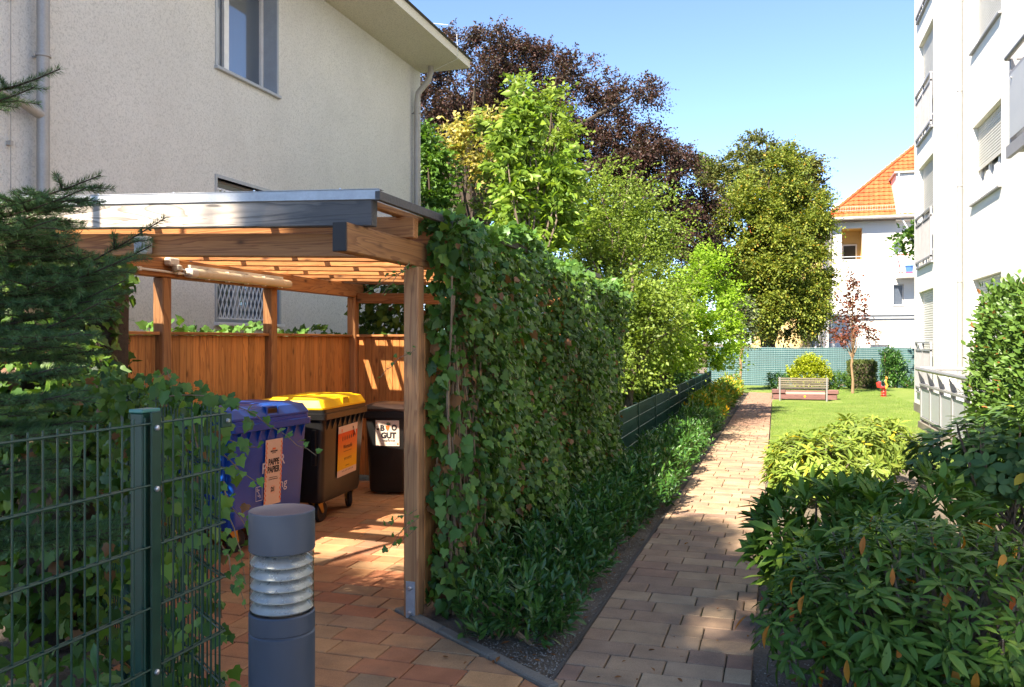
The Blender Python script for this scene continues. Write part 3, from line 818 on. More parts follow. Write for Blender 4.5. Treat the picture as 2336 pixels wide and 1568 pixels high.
MB().box((bx0+.04, by1+.036, bz+.0), (A2-.04, by1+.045, bz+.73)).build('balcony_panel', M['panel'], apt)
q = MB()
for yv in (by1-.15, 9.9, 9.4): q.lathe([(.012, 0), (.012, .015)], 8, Matrix.Translation((bx0-.05, yv, bz+.68)) @ Matrix.Rotation(rad(-90), 4, 'Y'))
q.build('panel_bolts', M['steel'], apt)
# terrace railing by the ground floor
tx, ty1, ty0 = 2.78, 18.7, 12.4
MB().box((tx-.05, ty0, -.08), (A2-.001, ty1+.05, .14)).build('terrace_slab', M['concrete'], apt)
rt = MB()
ys = np.arange(ty0, ty1+.01, 1.05)
for yv in ys:
    rt.box((tx-.012, yv-.05, .14), (tx+.05, yv+.05, .90)); rt.add([(tx-.012, yv-.012, .9), (tx+.10, yv-.012, .9), (tx-.06, yv-.012, 1.16), (tx-.012, yv+.012, .9), (tx+.10, yv+.012, .9), (tx-.06, yv+.012, 1.16)], [(0, 1, 2), (5, 4, 3), (0, 2, 5, 3), (1, 4, 5, 2), (0, 3, 4, 1)])
rt.tube([(tx-.06, ty0, 1.19), (tx-.06, ty1+.06, 1.19), (A2-.05, ty1+.06, 1.19)], .042, 12)
rt.box((tx-.03, ty0, .86), (tx+.04, ty1, .90)); rt.box((tx, ty1-.02, .74), (A2-.02, ty1+.02, .90))
rt.box((tx-.02, ty0, .2), (tx+.03, ty1, .24))
rt.build('terrace_railing', M['raillight'], apt, smooth=True)
for ya, yb in zip(ys, ys[1:]): MB().box((tx+.006, ya+.055, .25), (tx+.016, yb-.055, .80)).build('terrace_panel', M['panel'], apt)
MB().box((tx+.03, ty1-.006, .25), (A2-.05, ty1+.006, .72)).build('terrace_panel', M['panel'], apt)

# ================================================================ far house with the red roof
fh = thing('corner_house', 'white old corner house with steep red tiled roof and corner loggia beyond the screen fence', 'house', (7, 50, 0))
FY = 48.0; fo = dict(O=(0, FY, 0), a=(1, 0, 0), n=(0, -1, 0))
def ux(u, Y):
    d = (u-1168)/1936; return Y * (d*CY - SY) / (d*SY + CY)
def vz(v, X, Y): return CAMH + (778-v)/1936 * depth((X, Y))
FX0 = ux(1899, FY); EZ = vz(502, FX0, FY)
lg = (ux(1920, FY), ux(1967, FY), vz(592, 3.8, FY), vz(521, 3.8, FY))
w1 = (ux(2038, FY), ux(2061, FY), vz(578, 6, FY), vz(534, 6, FY)); w2 = (ux(2038, FY), ux(2062, FY), vz(697, 6, FY), vz(649, 6, FY))
w0 = (ux(1985, FY), ux(2030, FY), -.1, vz(786, 5, FY)); w3 = (8.2, 9.0, w1[2], w1[3]); w4 = (8.2, 9.0, w2[2], w2[3])
fb = MB(); facade(fb, (0, FY, 0), (1, 0, 0), (0, -1, 0), FX0, 14, -.1, EZ, [lg, w1, w2, w0, w3, w4], .25)
fb.quad((FX0, FY+10, -.1), (FX0, FY, -.1), (FX0, FY, EZ), (FX0, FY+10, EZ))
fb.build('wall', M['white2'], fh)
for ww in (w1, w2, w3, w4): window(fh, **fo, s0=ww[0], s1=ww[1], z0=ww[2], z1=ww[3], d=.25, frame=M['whiteframe'], bars=(), shut=.35 if ww is w1 else 0, sill=.05, sillmat=M['greyframe'], fw=.05)
wbox(**fo, s0=w0[0], s1=w0[1], z0=-.1, z1=w0[3], k0=-.24, k1=-.2).build('garage_door', M['whiteframe'], fh)
lb = MB(); d_ = 1.3                               # loggia room
lb.quad((lg[0], FY+d_, lg[2]), (lg[1], FY+d_, lg[2]), (lg[1], FY+d_, lg[3]), (lg[0], FY+d_, lg[3]))
for x in (lg[0], lg[1]): lb.quad((x, FY+.25, lg[2]), (x, FY+d_, lg[2]), (x, FY+d_, lg[3]), (x, FY+.25, lg[3]))
lb.quad((lg[0], FY+.25, lg[3]), (lg[1], FY+.25, lg[3]), (lg[1], FY+d_, lg[3]), (lg[0], FY+d_, lg[3])); lb.quad((lg[0], FY+.25, lg[2]), (lg[1], FY+.25, lg[2]), (lg[1], FY+d_, lg[2]), (lg[0], FY+d_, lg[2]))
lo = lb.build('loggia', M['ochre'], fh)
MB().box((lg[0]+.1, FY+d_-.06, lg[2]), (lg[1]-.15, FY+d_-.01, lg[3]-.72)).build('door_frame', M['whiteframe'], lo)
MB().box((lg[0]+.18, FY+d_-.08, lg[2]+.05), (lg[1]-.23, FY+d_-.062, lg[3]-.8)).build('door_pane', M['dark'], lo)
MB().box((lg[0], FY+.02, lg[2]+.12), (lg[1], FY+.05, lg[2]+.16)).build('rail', M['greyframe'], lo)
wbox(**fo, s0=lg[0]-.05, s1=lg[1]+.05, z0=lg[2]-.08, z1=lg[2]-.003, k0=-.2, k1=.04).build('sill', M['greyframe'], fh)
SZ = vz(722, 5, FY); cb = MB()
wbox(**fo, s0=FX0-.02, s1=14, z0=SZ-.12, z1=SZ+.05, k0=.001, k1=.12, mb=cb); wbox(**fo, s0=FX0-.02, s1=14, z0=SZ+.052, z1=SZ+.14, k0=.001, k1=.2, mb=cb)
cb.build('string_course', M['greyframe'], fh)
# roof: tiles laid in courses
ex, ey = FX0-.35, FY-.55; pz = .91; rz0 = EZ+.02
tb = MB(); courses = 24; run = 6.6/courses
for i in range(courses):
    ya, yb = ey + i*run, ey + (i+1)*run
    za, zb = rz0 + i*run*pz, rz0 + (i+1)*run*pz
    xs0 = ex + i*run; tw = .25; nx = int((14.5-xs0)/(tw/4))
    up = Vector((0, -pz, 1)).normalized()
    pts = [(xs0 + k*tw/4, .022*math.sin(2*math.pi*k/4)) for k in range(nx)]
    base = len(tb.v)
    for (x, h) in pts:
        tb.v.append((x, ya - up.y*0 + up.y*(.05+h), za + up.z*(.05+h))); tb.v.append((x, yb + up.y*h, zb + up.z*h)); tb.v.append((x, ya, za))
    for k in range(len(pts)-1):
        a = base+3*k; tb.f += [(a, a+3, a+4, a+1), (a+2, a+5, a+3, a)]
roof = obj('roof', MB().add([(ex, ey, rz0), (15, ey, rz0), (15, ey+6.6, rz0+6.0), (ex+6.6, ey+6.6, rz0+6.0), (ex, ey+16, rz0)], [(0, 1, 2, 3), (0, 3, 4)]).mesh('roof', M['tile']), None, fh)
kind(tb.build('roof_tiles', M['tile'], roof), 'stuff')
hp = MB()
for i in range(26):
    t0, t1 = i*.25, i*.25+.29
    hp.tube([(ex+t0, ey+t0, rz0+t0*pz+.05), (ex+t1, ey+t1, rz0+t1*pz+.08)], [.09, .075], 8)
kind(hp.build('hip_tiles', M['tile'], roof), 'stuff')
gt = MB().tube([(ex-.1, ey-.1, rz0-.06), (14, ey-.1, rz0-.06)], .09, 8).tube([(ex-.1, ey-.1, rz0-.06), (ex-.1, ey+10, rz0-.06)], .09, 8)
gt.tube([(FX0-.12, FY-.1, rz0-.1), (FX0-.12, FY-.1, 0)], .07, 8); gt.build('gutter', M['zinc'], fh)
MB().box((ex, ey, rz0-.16), (14, FY+.2, rz0-.03)).build('soffit', m_plain('brown_soffit', (.10, .08, .07), .7), fh)
sg = MB()
for k in range(0, 34): sg.box((ex+.5+k*.12, ey+.35, rz0+.36), (ex+.512+k*.12, ey+.36, rz0+.62))
for z in (.40, .60): sg.box((ex+.4, ey+.352, rz0+z), (ex+4.6, ey+.362, rz0+z+.02))
kind(sg.build('snow_guard', M['zinc'], roof), 'stuff')
dx0 = ux(2042, FY); dz0, dz1 = EZ-.2, vz(400, 6, FY)
MB().box((dx0, FY-.45, dz0), (12, FY+4.5, dz1)).build('dormer', M['white2'], fh)
MB().box((dx0-.1, FY-.6, dz1), (12.1, FY+4.6, dz1+.10)).build('dormer_roof', M['zinc'], fh)
MB().tube([(dx0+.12, FY-.55, dz1), (dx0+.12, FY-.55, dz0+.3), (dx0+.5, FY-.5, dz0-.4), (dx0+1.3, FY-.3, dz0-1.0)], .05, 8).build('dormer_pipe', M['greyframe'], fh)
MB().box((ux(1900, 60), 60, 8.6), (ux(1900, 60)+2.6, 63, vz(465, 4, 60))).build('rooftop_wall', M['white2'], fh)
bxa = ux(2049, FY-1); bz = vz(625, 6, FY-1)
bl = MB().box((bxa, FY-1.1, bz-.18), (12, FY-.001, bz)).build('balcony', M['white2'], fh)
q = MB().box((bxa+.02, FY-1.05, bz), (bxa+.06, FY-1.01, bz+1.0)).box((bxa+.02, FY-1.05, bz+.96), (12, FY-1.0, bz+1.0)).box((bxa+.02, FY-1.0, bz+.96), (bxa+.06, FY-.05, bz+1.0)).box((bxa+.02, FY-1.05, bz+.04), (12, FY-1.01, bz+.08))
q.build('rail', M['redpaint'], bl)
pot = thing('plant_pot', 'small blue plant pot with green plant standing on the red-railed far balcony', 'plant pot', (bxa+.55, FY-.75, bz))
MB().lathe([(.16, 0), (.21, .38), (.24, .38), (.24, .44), (.2, .44)], 14, Matrix.Translation((bxa+.55, FY-.75, bz))).build('pot', m_plain('blue_glaze', (.06, .16, .42), .35), pot)

# ================================================================ ochre building across the street
ob = thing('ochre_building', 'ochre rendered building with red roof and shop entrance glimpsed behind the lime tree', 'building', (-2, 62, 0))
OY = 60.0; oo = dict(O=(0, OY, 0), a=(1, 0, 0), n=(0, -1, 0)); ox1 = ux(1896, OY)
oh = [(ux(1848, OY), ux(1875, OY), -.1, vz(770, 1, OY)), (-1.0, -.1, 3.6, 5.2), (1.0, 2.0, 3.6, 5.2)]
q = MB(); facade(q, (0, OY, 0), (1, 0, 0), (0, -1, 0), -1.6, ox1, -.1, 8.0, oh, .2); q.quad((ox1, OY, -.1), (ox1, OY+8, -.1), (ox1, OY+8, 8), (ox1, OY, 8))
q.build('wall', M['ochre'], ob)
for h in oh: window(ob, **oo, s0=h[0], s1=h[1], z0=h[2], z1=h[3], d=.2, frame=M['whiteframe'], bars=(.5,), fw=.08)
wbox(**oo, s0=oh[0][0]-.2, s1=oh[0][1]+.2, z0=oh[0][3], z1=oh[0][3]+.35, k0=.01, k1=.5).build('shop_canopy', M['rail'], ob)
MB().add([(-1.9, OY-.5, 8), (ox1+.3, OY-.5, 8), (ox1+.3, OY+3, 10.5), (-1.9, OY+3, 10.5), (ox1+.3, OY+7, 8), (-1.9, OY+7, 8)], [(0, 1, 2, 3), (3, 2, 4, 5), (1, 4, 2), (0, 3, 5)]).build('roof', M['tile'], ob)
sp = Vector((ux(1870, 52), 52, 0))
st = thing('street_sign', 'thin street sign post with two round discs beyond the screen fence', 'street sign', sp)
MB().tube([sp, sp+Vector((0, 0, 2.9))], .035, 8).build('pole', M['zinc'], st)
for z in (2.6, 1.9): MB().lathe([(.3, -.012), (.3, .012)], 20, Matrix.Translation(sp+Vector((0, -.06, z))) @ Matrix.Rotation(rad(75), 4, 'Z') @ Matrix.Rotation(rad(90), 4, 'X')).build('disc', M['rail'], st)
# ================================================================ timber bin shelter
cp = thing('bin_shelter', 'open timber bin shelter with weathered fascia and clear corrugated roof', 'bin shelter', (-3.6, 7, 0))
RX, LX, BY = -2.19, -5.1, 9.64
rb = lambda x: 2.375 + .033*(-2.1-x)                 # underside of the rafters: rises to the left
def post(x, y, z1, mat=M['larchZ'], w=.11): return MB().cbox((x-w/2, y-w/2, .01), (x+w/2, y+w/2, z1), .008).build('post', mat, cp)
p1 = post(RX, 4.95, 2.22, w=.10); post(RX, 7.3, 2.22); post(RX, BY, 2.22)
pl = MB().cbox((RX-.03, 4.95-.060, .012), (RX+.032, 4.95-.051, .24), .002).build('foot_plate', M['galv'], p1)
for z in (.045, .20): MB().lathe([(.014, 0), (.014, .012), (.008, .02)], 12, Matrix.Translation((RX+.002, 4.95-.060, z)) @ Matrix.Rotation(rad(90), 4, 'X')).build('bolt', M['steel'], pl)
for y in (5.62, 6.15, 7.80, BY): post(LX, y, 2.30)
MB().cbox((RX-.040, 3.985, 2.221), (RX+.040, 3.998, 2.375), .003).build('beam_end', m_plain('blackened_end_grain', (.03, .026, .024), .8), cp)
MB().beam((RX, 4.0, 2.298), (RX, 9.9, 2.298), .08, .155).build('beam', M['larchY'], cp)
MB().beam((LX, 4.17, 2.385), (LX, 9.9, 2.385), .12, .165).build('beam', M['larchY'], cp)
MB().beam((RX-.07, 4.43, rb(RX)-.078), (LX+.07, 4.43, rb(LX)-.078), .07, .14).build('cross_beam', M['crossX'], cp)
MB().beam((RX-.07, BY, 2.22), (LX+.07, BY, 2.29), .07, .13).build('cross_beam', M['larchX'], cp)
for i, y in enumerate(np.arange(4.22, 9.95, .56)):
    x0 = -2.1; x1 = -5.45
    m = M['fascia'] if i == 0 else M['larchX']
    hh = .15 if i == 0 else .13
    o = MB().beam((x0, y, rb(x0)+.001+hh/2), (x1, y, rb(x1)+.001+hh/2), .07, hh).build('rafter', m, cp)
    if i == 0: o['label'] = 'grey weathered front fascia timber'
for x in (-2.2, -3.1, -4.0, -4.9): MB().beam((x, 4.19, rb(x)+.15), (x, 10.1, rb(x)+.15), .05, .04).build('batten', M['larchY'], cp)
rm = MB(); nx = 150; xs = np.linspace(-2.04, -5.5, nx)  # corrugated clear roofing
for k in range(nx):
    z = rb(xs[k]) + .182 + .009*math.sin(k*1.05)
    rm.v += [(xs[k], 4.20, z), (xs[k], 10.15, z)]
rm.f = [(2*k, 2*k+1, 2*k+3, 2*k+2) for k in range(nx-1)]
rm.build('roof_sheet', M['poly'], cp)
MB().beam((-2.05, 4.178, rb(-2.05)+.171), (-5.45, 4.178, rb(-5.45)+.171), .008, .054, c=.002).build('flashing', M['galv'], cp)
MB().beam((-2.05, 4.20, rb(-2.05)+.200), (-5.45, 4.20, rb(-5.45)+.200), .06, .004, c=.001).build('flashing_top', M['galv'], cp)
for x in np.arange(-2.3, -5.3, -.55): MB().lathe([(.007, 0), (.007, .012)], 8, Matrix.Translation((x, 4.20, rb(x)+.2))).build('screw', M['steel'], cp)
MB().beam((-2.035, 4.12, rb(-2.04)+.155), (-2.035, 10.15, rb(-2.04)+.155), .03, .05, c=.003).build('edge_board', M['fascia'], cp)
# boarding: each board on its own
r_ = random.Random(11)
def boards(x0, y0, x1, y1, top, inx, iny, mat=M['board']):
    L = math.hypot(x1-x0, y1-y0); d = ((x1-x0)/L, (y1-y0)/L); s = 0
    while s < L-.02:
        w = min(r_.choice((.092, .096, .10, .096)), L-s); c = (x0+d[0]*(s+w/2)+inx*r_.uniform(0, .003), y0+d[1]*(s+w/2)+iny*r_.uniform(0, .003))
        b = MB().cbox((-w/2+.0022, -.010, 0), (w/2-.0022, .010, top-.06), .006)
        o = b.build('board', mat, cp, world=False); o.matrix_parent_inverse = Matrix.Translation(cp.location).inverted()
        o.location = (c[0], c[1], .06); o.rotation_euler = (0, 0, math.atan2(d[1], d[0])); s += w
TOP = 1.80
for ya, yb in ((4.6, 5.56), (5.68, 6.09), (6.21, 7.74), (7.86, BY-.06)):
    boards(LX-.03, ya, LX-.03, yb, TOP, 1, 0)
    MB().cbox((LX-.06, ya+.002, TOP+.002), (LX+.03, yb-.002, TOP+.03), .004).build('top_rail', M['larchY'], cp)
boards(LX+.06, BY+.03, RX-.06, BY+.03, TOP, 0, -1)
MB().cbox((LX+.062, BY-.03, TOP+.002), (RX-.062, BY+.06, TOP+.03), .004).build('top_rail', M['larchX'], cp)
boards(RX+.035, 5.02, RX+.035, 7.23, 1.8, -1, 0); boards(RX+.035, 7.37, RX+.035, BY-.06, 1.8, -1, 0)
# ---- fittings under the roof
lamp = thing('batten_light', 'long tubular lamp with yellowed diffuser under the shelter roof', 'lamp', (LX+.1, 7.1, 2.33))
def rrect(w, h, r, n=4):
    pts = []
    for cx, cy, a0 in ((w/2-r, h/2-r, 0), (-w/2+r, h/2-r, 90), (-w/2+r, -h/2+r, 180), (w/2-r, -h/2+r, 270)):
        for k in range(n+1):
            a = rad(a0+90*k/n); pts.append((cx+r*math.cos(a), cy+r*math.sin(a)))
    return pts
lx = LX+.115; sec = rrect(.105, .085, .035)
MB().loft([[Vector((lx+px, y, 2.355+pz)) for px, pz in [(a*k, b*k) for a, b in sec]] for y, k in ((6.42, .85), (6.46, 1), (7.92, 1), (7.97, .9), (7.99, .6))]).build('diffuser', M['diff'], lamp, smooth=True)
MB().loft([[Vector((lx+px, y, 2.355+pz)) for px, pz in [(a*k, b*k) for a, b in sec]] for y, k in ((6.33, .5), (6.345, .95), (6.405, 1.04), (6.42, 1.04))]).build('end_cap', M['plasticwhite'], lamp, smooth=True)
MB().box((LX+.061, 6.4, 2.395), (lx-.02, 7.9, 2.43)).build('back_plate', M['plasticwhite'], lamp)
for y in np.arange(6.6, 7.95, .3):
    for sgn in (-1, 1): MB().box((lx-.01, y-.012, 2.355+sgn*.044-.006), (lx+.03, y+.012, 2.355+sgn*.044+.006)).build('clip', M['plasticwhite'], lamp)
cond = thing('cable_conduit', 'thin grey cable conduit clipped to the shelter beam', 'conduit', (LX+.08, 6.1, 2.35))
MB().tube([(LX+.078, 5.72, 2.35), (LX+.078, 6.34, 2.345)], .011, 8).build('pipe', M['plasticwhite'], cond)
MB().tube([(LX+.078, 6.2, 2.40), (LX+.09, 6.28, 2.385), (LX+.1, 6.36, 2.37)], .007, 8).build('pipe', M['plasticwhite'], cond)
for y in (5.78, 6.25): MB().box((LX+.06, y-.015, 2.333), (LX+.094, y+.015, 2.366)).build('clip', M['plasticwhite'], cond)
sen = thing('motion_sensor', 'white motion sensor fixed to the shelter beam beside the lamp', 'sensor', (LX+.1, 6.18, 2.43))
MB().cbox((LX+.061, 6.09, 2.40), (LX+.13, 6.22, 2.47), .012).build('housing', M['plasticwhite'], sen)
MB().lathe([(.02, -.05), (.042, -.035), (.046, 0), (.03, .012)], 14, Matrix.Translation((LX+.12, 6.19, 2.40))).build('lens', M['plasticgrey'], sen, smooth=True)
MB().tube([(LX+.1, 6.18, 2.37), (LX+.09, 6.2, 2.345)], .012, 8).build('arm', M['plasticwhite'], sen)
jb = thing('switch_box', 'grey plastic box with round dark switch on the front cross beam', 'switch box', (-3.76, 4.36, 2.35))
bz_ = rb(-3.76)-.085
MB().cbox((-3.81, 4.33, bz_-.055), (-3.71, 4.393, bz_+.055), .010).build('housing', M['plasticgrey'], jb)
MB().lathe([(.033, 0), (.033, .008), (.026, .012)], 18, Matrix.Translation((-3.765, 4.331, bz_+.004)) @ Matrix.Rotation(rad(90), 4, 'X')).build('dial', M['rail'], jb)
MB().tube([(-3.77, 4.36, bz_+.05), (-3.77, 4.355, bz_+.10), (-3.74, 4.36, bz_+.125), (-3.71, 4.37, bz_+.09)], .008, 8).build('cable', M['black'], jb)

# ================================================================ text on things
def text(body, size, mat, parent, loc, rot=(90, 0, 0), bold=0.0, name='lettering', sx=1.0, sy=1.0, shear=0.0):
    c = bpy.data.curves.new(name, 'FONT'); c.body = body; c.size = size; c.align_x = 'CENTER'; c.align_y = 'CENTER'; c.offset = bold; c.extrude = .0004; c.resolution_u = 3; c.shear = shear
    t = bpy.data.objects.new(name, c); COL.objects.link(t); bpy.context.view_layer.update()
    me = bpy.data.meshes.new_from_object(t.evaluated_get(bpy.context.evaluated_depsgraph_get()))
    bpy.data.objects.remove(t)
    me.materials.clear(); me.materials.append(mat); me.name = name
    o = bpy.data.objects.new(name, me); COL.objects.link(o); o.parent = parent
    o.location = loc; o.rotation_euler = tuple(rad(a) for a in rot); o.scale = (sx, sy, 1); return o

def fine_print(parent, c, w, h, y=-.0032):
    """a line of print too small to read in the photograph: a broken bar of ink"""
    r = random.Random(int(w*1e4)); b = MB(); x = c[0]-w/2
    while x < c[0]+w/2:
        l = r.uniform(.004, .012); b.box((x, y-.0004, c[1]-h/2*r.uniform(.6, 1)), (min(x+l, c[0]+w/2), y, c[1]+h/2*r.uniform(.5, 1))); x += l+r.uniform(.0012, .003)
    kind(b.build('fine_print', M['ink'], parent, False), 'stuff')
# ================================================================ wheeled bins
def ring(w, d, z, r=.06, ox=0, oy=0): return [Vector((x+ox, y+oy, z)) for x, y in rrect(w, d, r)]
def container(name, label, loc, rotz, body, lidm):
    """four-wheeled container, front towards -y, width along x"""
    t = thing(name, label, 'bin', loc, rotz, 'bins in the shelter')
    W, D = 1.07, .74
    b = MB().loft([ring(W*.86, D*.80, .20, .05), ring(W*.88, D*.83, .24, .06), ring(W*.945, D*.92, 1.0, .05)], True).build('body', body, t, False, True)
    MB().loft([ring(W*.95, D*.93, .985, .05), ring(W, D, .995, .045), ring(W*1.005, D*1.005, 1.05, .045), ring(W*.97, D*.96, 1.052, .045), ring(W*.97, D*.96, 1.085, .045), ring(W*.94, D*.92, 1.087, .045)], True).build('rim', body, b, False)
    for x in np.linspace(-.42, .42, 8):
        MB().add([(x-.006, -D*.455, .99), (x+.006, -D*.455, .99), (x-.006, -D*.5-.004, .99), (x+.006, -D*.5-.004, .99), (x-.006, -D*.447, .87), (x+.006, -D*.447, .87)],
                 [(0, 2, 4), (1, 5, 3), (2, 3, 5, 4), (0, 1, 3, 2), (0, 4, 5, 1)]).build('gusset', body, b, False)
    # recessed comb corners and lifting pins on both ends
    for s in (-1, 1):
        MB().lathe([(.022, 0), (.022, .07)], 12, Matrix.Translation((s*W*.46, .02, .93)) @ Matrix.Rotation(rad(90*s), 4, 'Y')).build('lifting_pin', M['steel'], t, False, True)
        MB().cbox((s*W*.455-.02, -.16, .86), (s*W*.455+.035, .20, .985), .012).build('pin_guard', body, t, False)
        MB().cbox((s*W*.478-.006, -D*.36, .56), (s*W*.463+.004, -D*.30, .9), .01).build('end_rib', body, t, False)
        MB().cbox((s*W*.478-.006, D*.28, .56), (s*W*.463+.004, D*.34, .9), .01).build('end_rib', body, t, False)
    lid = MB().loft([ring(W*.98, D*.95, 1.089, .04), ring(W*.985, D*.955, 1.105, .04), ring(W*.93, D*.86, 1.175, .05), ring(W*.86, D*.74, 1.185, .05)]).build('lid', lidm, t, False)
    q = MB()
    q.loft([ring(W*.42, D*.70, 1.184, .04, -.22), ring(W*.40, D*.66, 1.196, .04, -.22)]); q.loft([ring(W*.36, D*.70, 1.184, .04, .25), ring(W*.34, D*.66, 1.196, .04, .25)])
    q.build('lid_panel', lidm, lid, False)
    q = MB(); q.cbox((-.085, -D*.475, 1.108), (-.065, -D*.40, 1.178), .004); q.cbox((.065, -D*.475, 1.108), (.085, -D*.40, 1.178), .004); q.cbox((-.085, -D*.46, 1.168), (.085, -D*.40, 1.184), .004)
    q.build('grip', lidm, lid, False)
    MB().cbox((-.064, -D*.466, 1.112), (.064, -D*.455, 1.166), .003).build('grip_recess', M['black'] if lidm is not M['yellow'] else m_plain('yellow_grip', (.55, .36, .02), .5), lid, False)
    MB().tube([(-W*.47, D*.47, 1.10), (W*.47, D*.47, 1.10)], .022, 10).build('hinge_bar', M['black'], lid, False, True)
    for sx in (-1, 1):
        for sy in (-1, 1):
            sw = rad(20*sx - 15*sy); x, y = sx*W*.355, sy*D*.30
            Mx = Matrix.Translation((x, y, 0)) @ Matrix.Rotation(sw, 4, 'Z')
            f = MB().cbox((-.035, -.05, .185), (.035, .05, .203), .003)
            for s in (-1, 1): f.add([Vector(p) for p in ((-.045, s*.028-.002, .19), (.045, s*.028-.002, .19), (.065, s*.028-.002, .085), (.035, s*.028-.002, .085), (-.045, s*.028+.002, .19), (.045, s*.028+.002, .19), (.065, s*.028+.002, .085), (.035, s*.028+.002, .085))],
                                    [(0, 1, 2, 3), (7, 6, 5, 4), (0, 4, 5, 1), (1, 5, 6, 2), (2, 6, 7, 3), (3, 7, 4, 0)])
            f.tube([(.05, -.034, .10), (.05, .034, .10)], .012, 8)
            c = f.xf(Mx).build('caster', M['brass'], t, False)
            Mw = Mx @ Matrix.Translation((.05, 0, .10)) @ Matrix.Rotation(rad(90), 4, 'X')
            MB().lathe([(.068, -.02), (.092, -.022), (.1, -.012), (.1, .012), (.092, .022), (.068, .02)], 24, Mw).build('tyre', M['rubber'], c, False, True)
            MB().lathe([(.02, -.024), (.067, -.016), (.067, .016), (.02, .024)], 18, Mw).build('wheel_hub', M['black'], c, False, True)
    return t
D_ = .74
def sticker_plane(z): return -(.80 + (.92-.80)*(z-.24)/.76)*D_/2 - .018
bb = container('paper_bin', 'blue paper bin with long pink sticker reading PAPPE PAPIER', (-4.44, 6.33, .012), rad(90-5), M['blue'], M['blue'])
tilt = math.degrees(math.atan((.92-.83)*D_/2/.76))
def sticker(parent, x, z, w, h, mat, name='sticker', rz=0):
    e = MB().cbox((-w/2, -.002, -h/2), (w/2, .002, h/2), .001).mesh(name, mat)
    o = bpy.data.objects.new(name, e); COL.objects.link(o); o.parent = parent
    o.location = (x, sticker_plane(z), z); o.rotation_euler = (rad(tilt), rad(rz), 0); return o
sk = sticker(bb, .02, .62, .225, .56, M['paper'], rz=0)
ck = MB()
for i in range(26):
    for k in range(2):
        for s in (-1, 1):
            if (i+k) % 2 == 0: x = s*(.1065 - k*.0115); z = -.26+.02*i+.0; ck.box((x-.0055, -.0034, z+.001), (x+.0055, -.0022, z+.019))
kind(ck.build('checker_border', M['inkred'], sk, False), 'stuff')
ty = -.0032
text('PAPPE', .062, M['ink'], sk, (.0, ty, .085), bold=.0024, sx=.85, sy=1.2); text('PAPIER', .062, M['ink'], sk, (.0, ty, .02), bold=.0024, sx=.85, sy=1.2)
text('RECYCLING', .017, M['ink'], sk, (0, ty, .178), bold=.001); fine_print(sk, (0, .163), .05, .007)
MB().box((-.022, ty-.0006, .192), (.018, ty, .206)).build('print_bar', M['inkred'], sk, False)
fine_print(sk, (0, -.045), .11, .007); fine_print(sk, (0, -.062), .125, .008)
text('21', .05, M['ink'], sk, (0, ty, -.15), bold=.0025)
rg = MB().lathe([(.032, -.0003), (.034, -.0003), (.034, .0003), (.032, .0003)], 28, Matrix.Translation((0, ty, -.15)) @ Matrix.Rotation(rad(90), 4, 'X')); rg.f = rg.f[:-2]; rg.build('print_ring', M['inkred'], sk, False)
def flat_text(body, size, x, z, **k): return text(body, size, M['inkwhite'], bb, (x, sticker_plane(z)-.0012, z), rot=(90+tilt, 0, 0), **k)
flat_text('P', .125, -.10, .66, bold=.001); flat_text('R', .125, .135, .71, bold=.001); flat_text('ng', .115, .165, .50)
lg_ = MB()
for (x0, x1, z0, z1) in ((-.20, -.196, .40, .52), (-.12, -.116, .40, .52), (-.196, -.12, .40, .404), (-.196, -.12, .516, .52)): lg_.box((x0, -.001, z0), (x1, .001, z1))
o = lg_.build('logo_frame', M['inkwhite'], bb, False); o.location = (0, sticker_plane(.46)-.004, 0)
flat_text('B', .04, -.178, .492); flat_text('S', .085, -.16, .462, sx=.7); flat_text('R', .04, -.138, .432)
yb_ = container('recycling_bin', 'black recycling bin with yellow lid and red-to-yellow poster', (-4.44, 7.56, .012), rad(90+5), M['black'], M['yellow'])
def m_poster():
    m, N, L = mat_new('poster_print'); g = N.new('ShaderNodeTexCoord').outputs['Generated']
    sp_ = N.new('ShaderNodeSeparateXYZ'); L.new(g, sp_.inputs[0])
    r = ramp(N, [(0, (.66, .52, .45)), (.125, (.66, .52, .45)), (.13, (.75, .45, .01)), (.35, (.72, .36, .02)), (.6, (.68, .17, .025)), (.86, (.70, .07, .015)), (.865, (.66, .52, .45)), (1, (.66, .52, .45))])
    L.new(sp_.outputs[2], r.inputs[0]); pr(N, L, r.outputs[0], .5, 0, .4); return m
po = sticker(yb_, .06, .65, .47, .50, m_poster(), 'poster', rz=-1.5)
text('Wertstoffe', .055, M['ink'], po, (.0, ty, .035), sx=.9)
fine_print(po, (0, -.01), .2, .005); fine_print(po, (0, -.155), .09, .006)
pi = MB(); r_ = random.Random(5)
for i in range(6):
    x = -.13 + i*.052; pi.box((x-.006-.001*i, ty-.0006, .10+.002*i), (x+.006+.001*i, ty, .137)); pi.box((x-.003, ty-.0006, .137), (x+.003, ty, .148))
    x = -.075 + i*.032; pi.box((x-.003, ty-.0006, -.10), (x+.003, ty, -.085)); pi.box((x-.006, ty-.0006, -.085), (x+.006, ty, -.074))
for i in range(8): x = -.12+i*.036; pi.box((x-.004, ty-.0006, -.212), (x+.004, ty, -.198))
kind(pi.build('pictograms', M['ink'], po, False), 'stuff')
MB().box((-.165, ty-.0006, .192), (-.147, ty, .222)).build('print_mark', M['inkred'], po, False); text('BSR', .02, M['ink'], po, (.13, ty, .21), bold=.0012)
MB().add([(.12, -.004, .232), (.181, -.004, .232), (.181, -.004, .12), (.145, -.022, .13)], [(0, 1, 2), (0, 2, 3)]).build('curled_corner', M['paperwhite'], po, False)

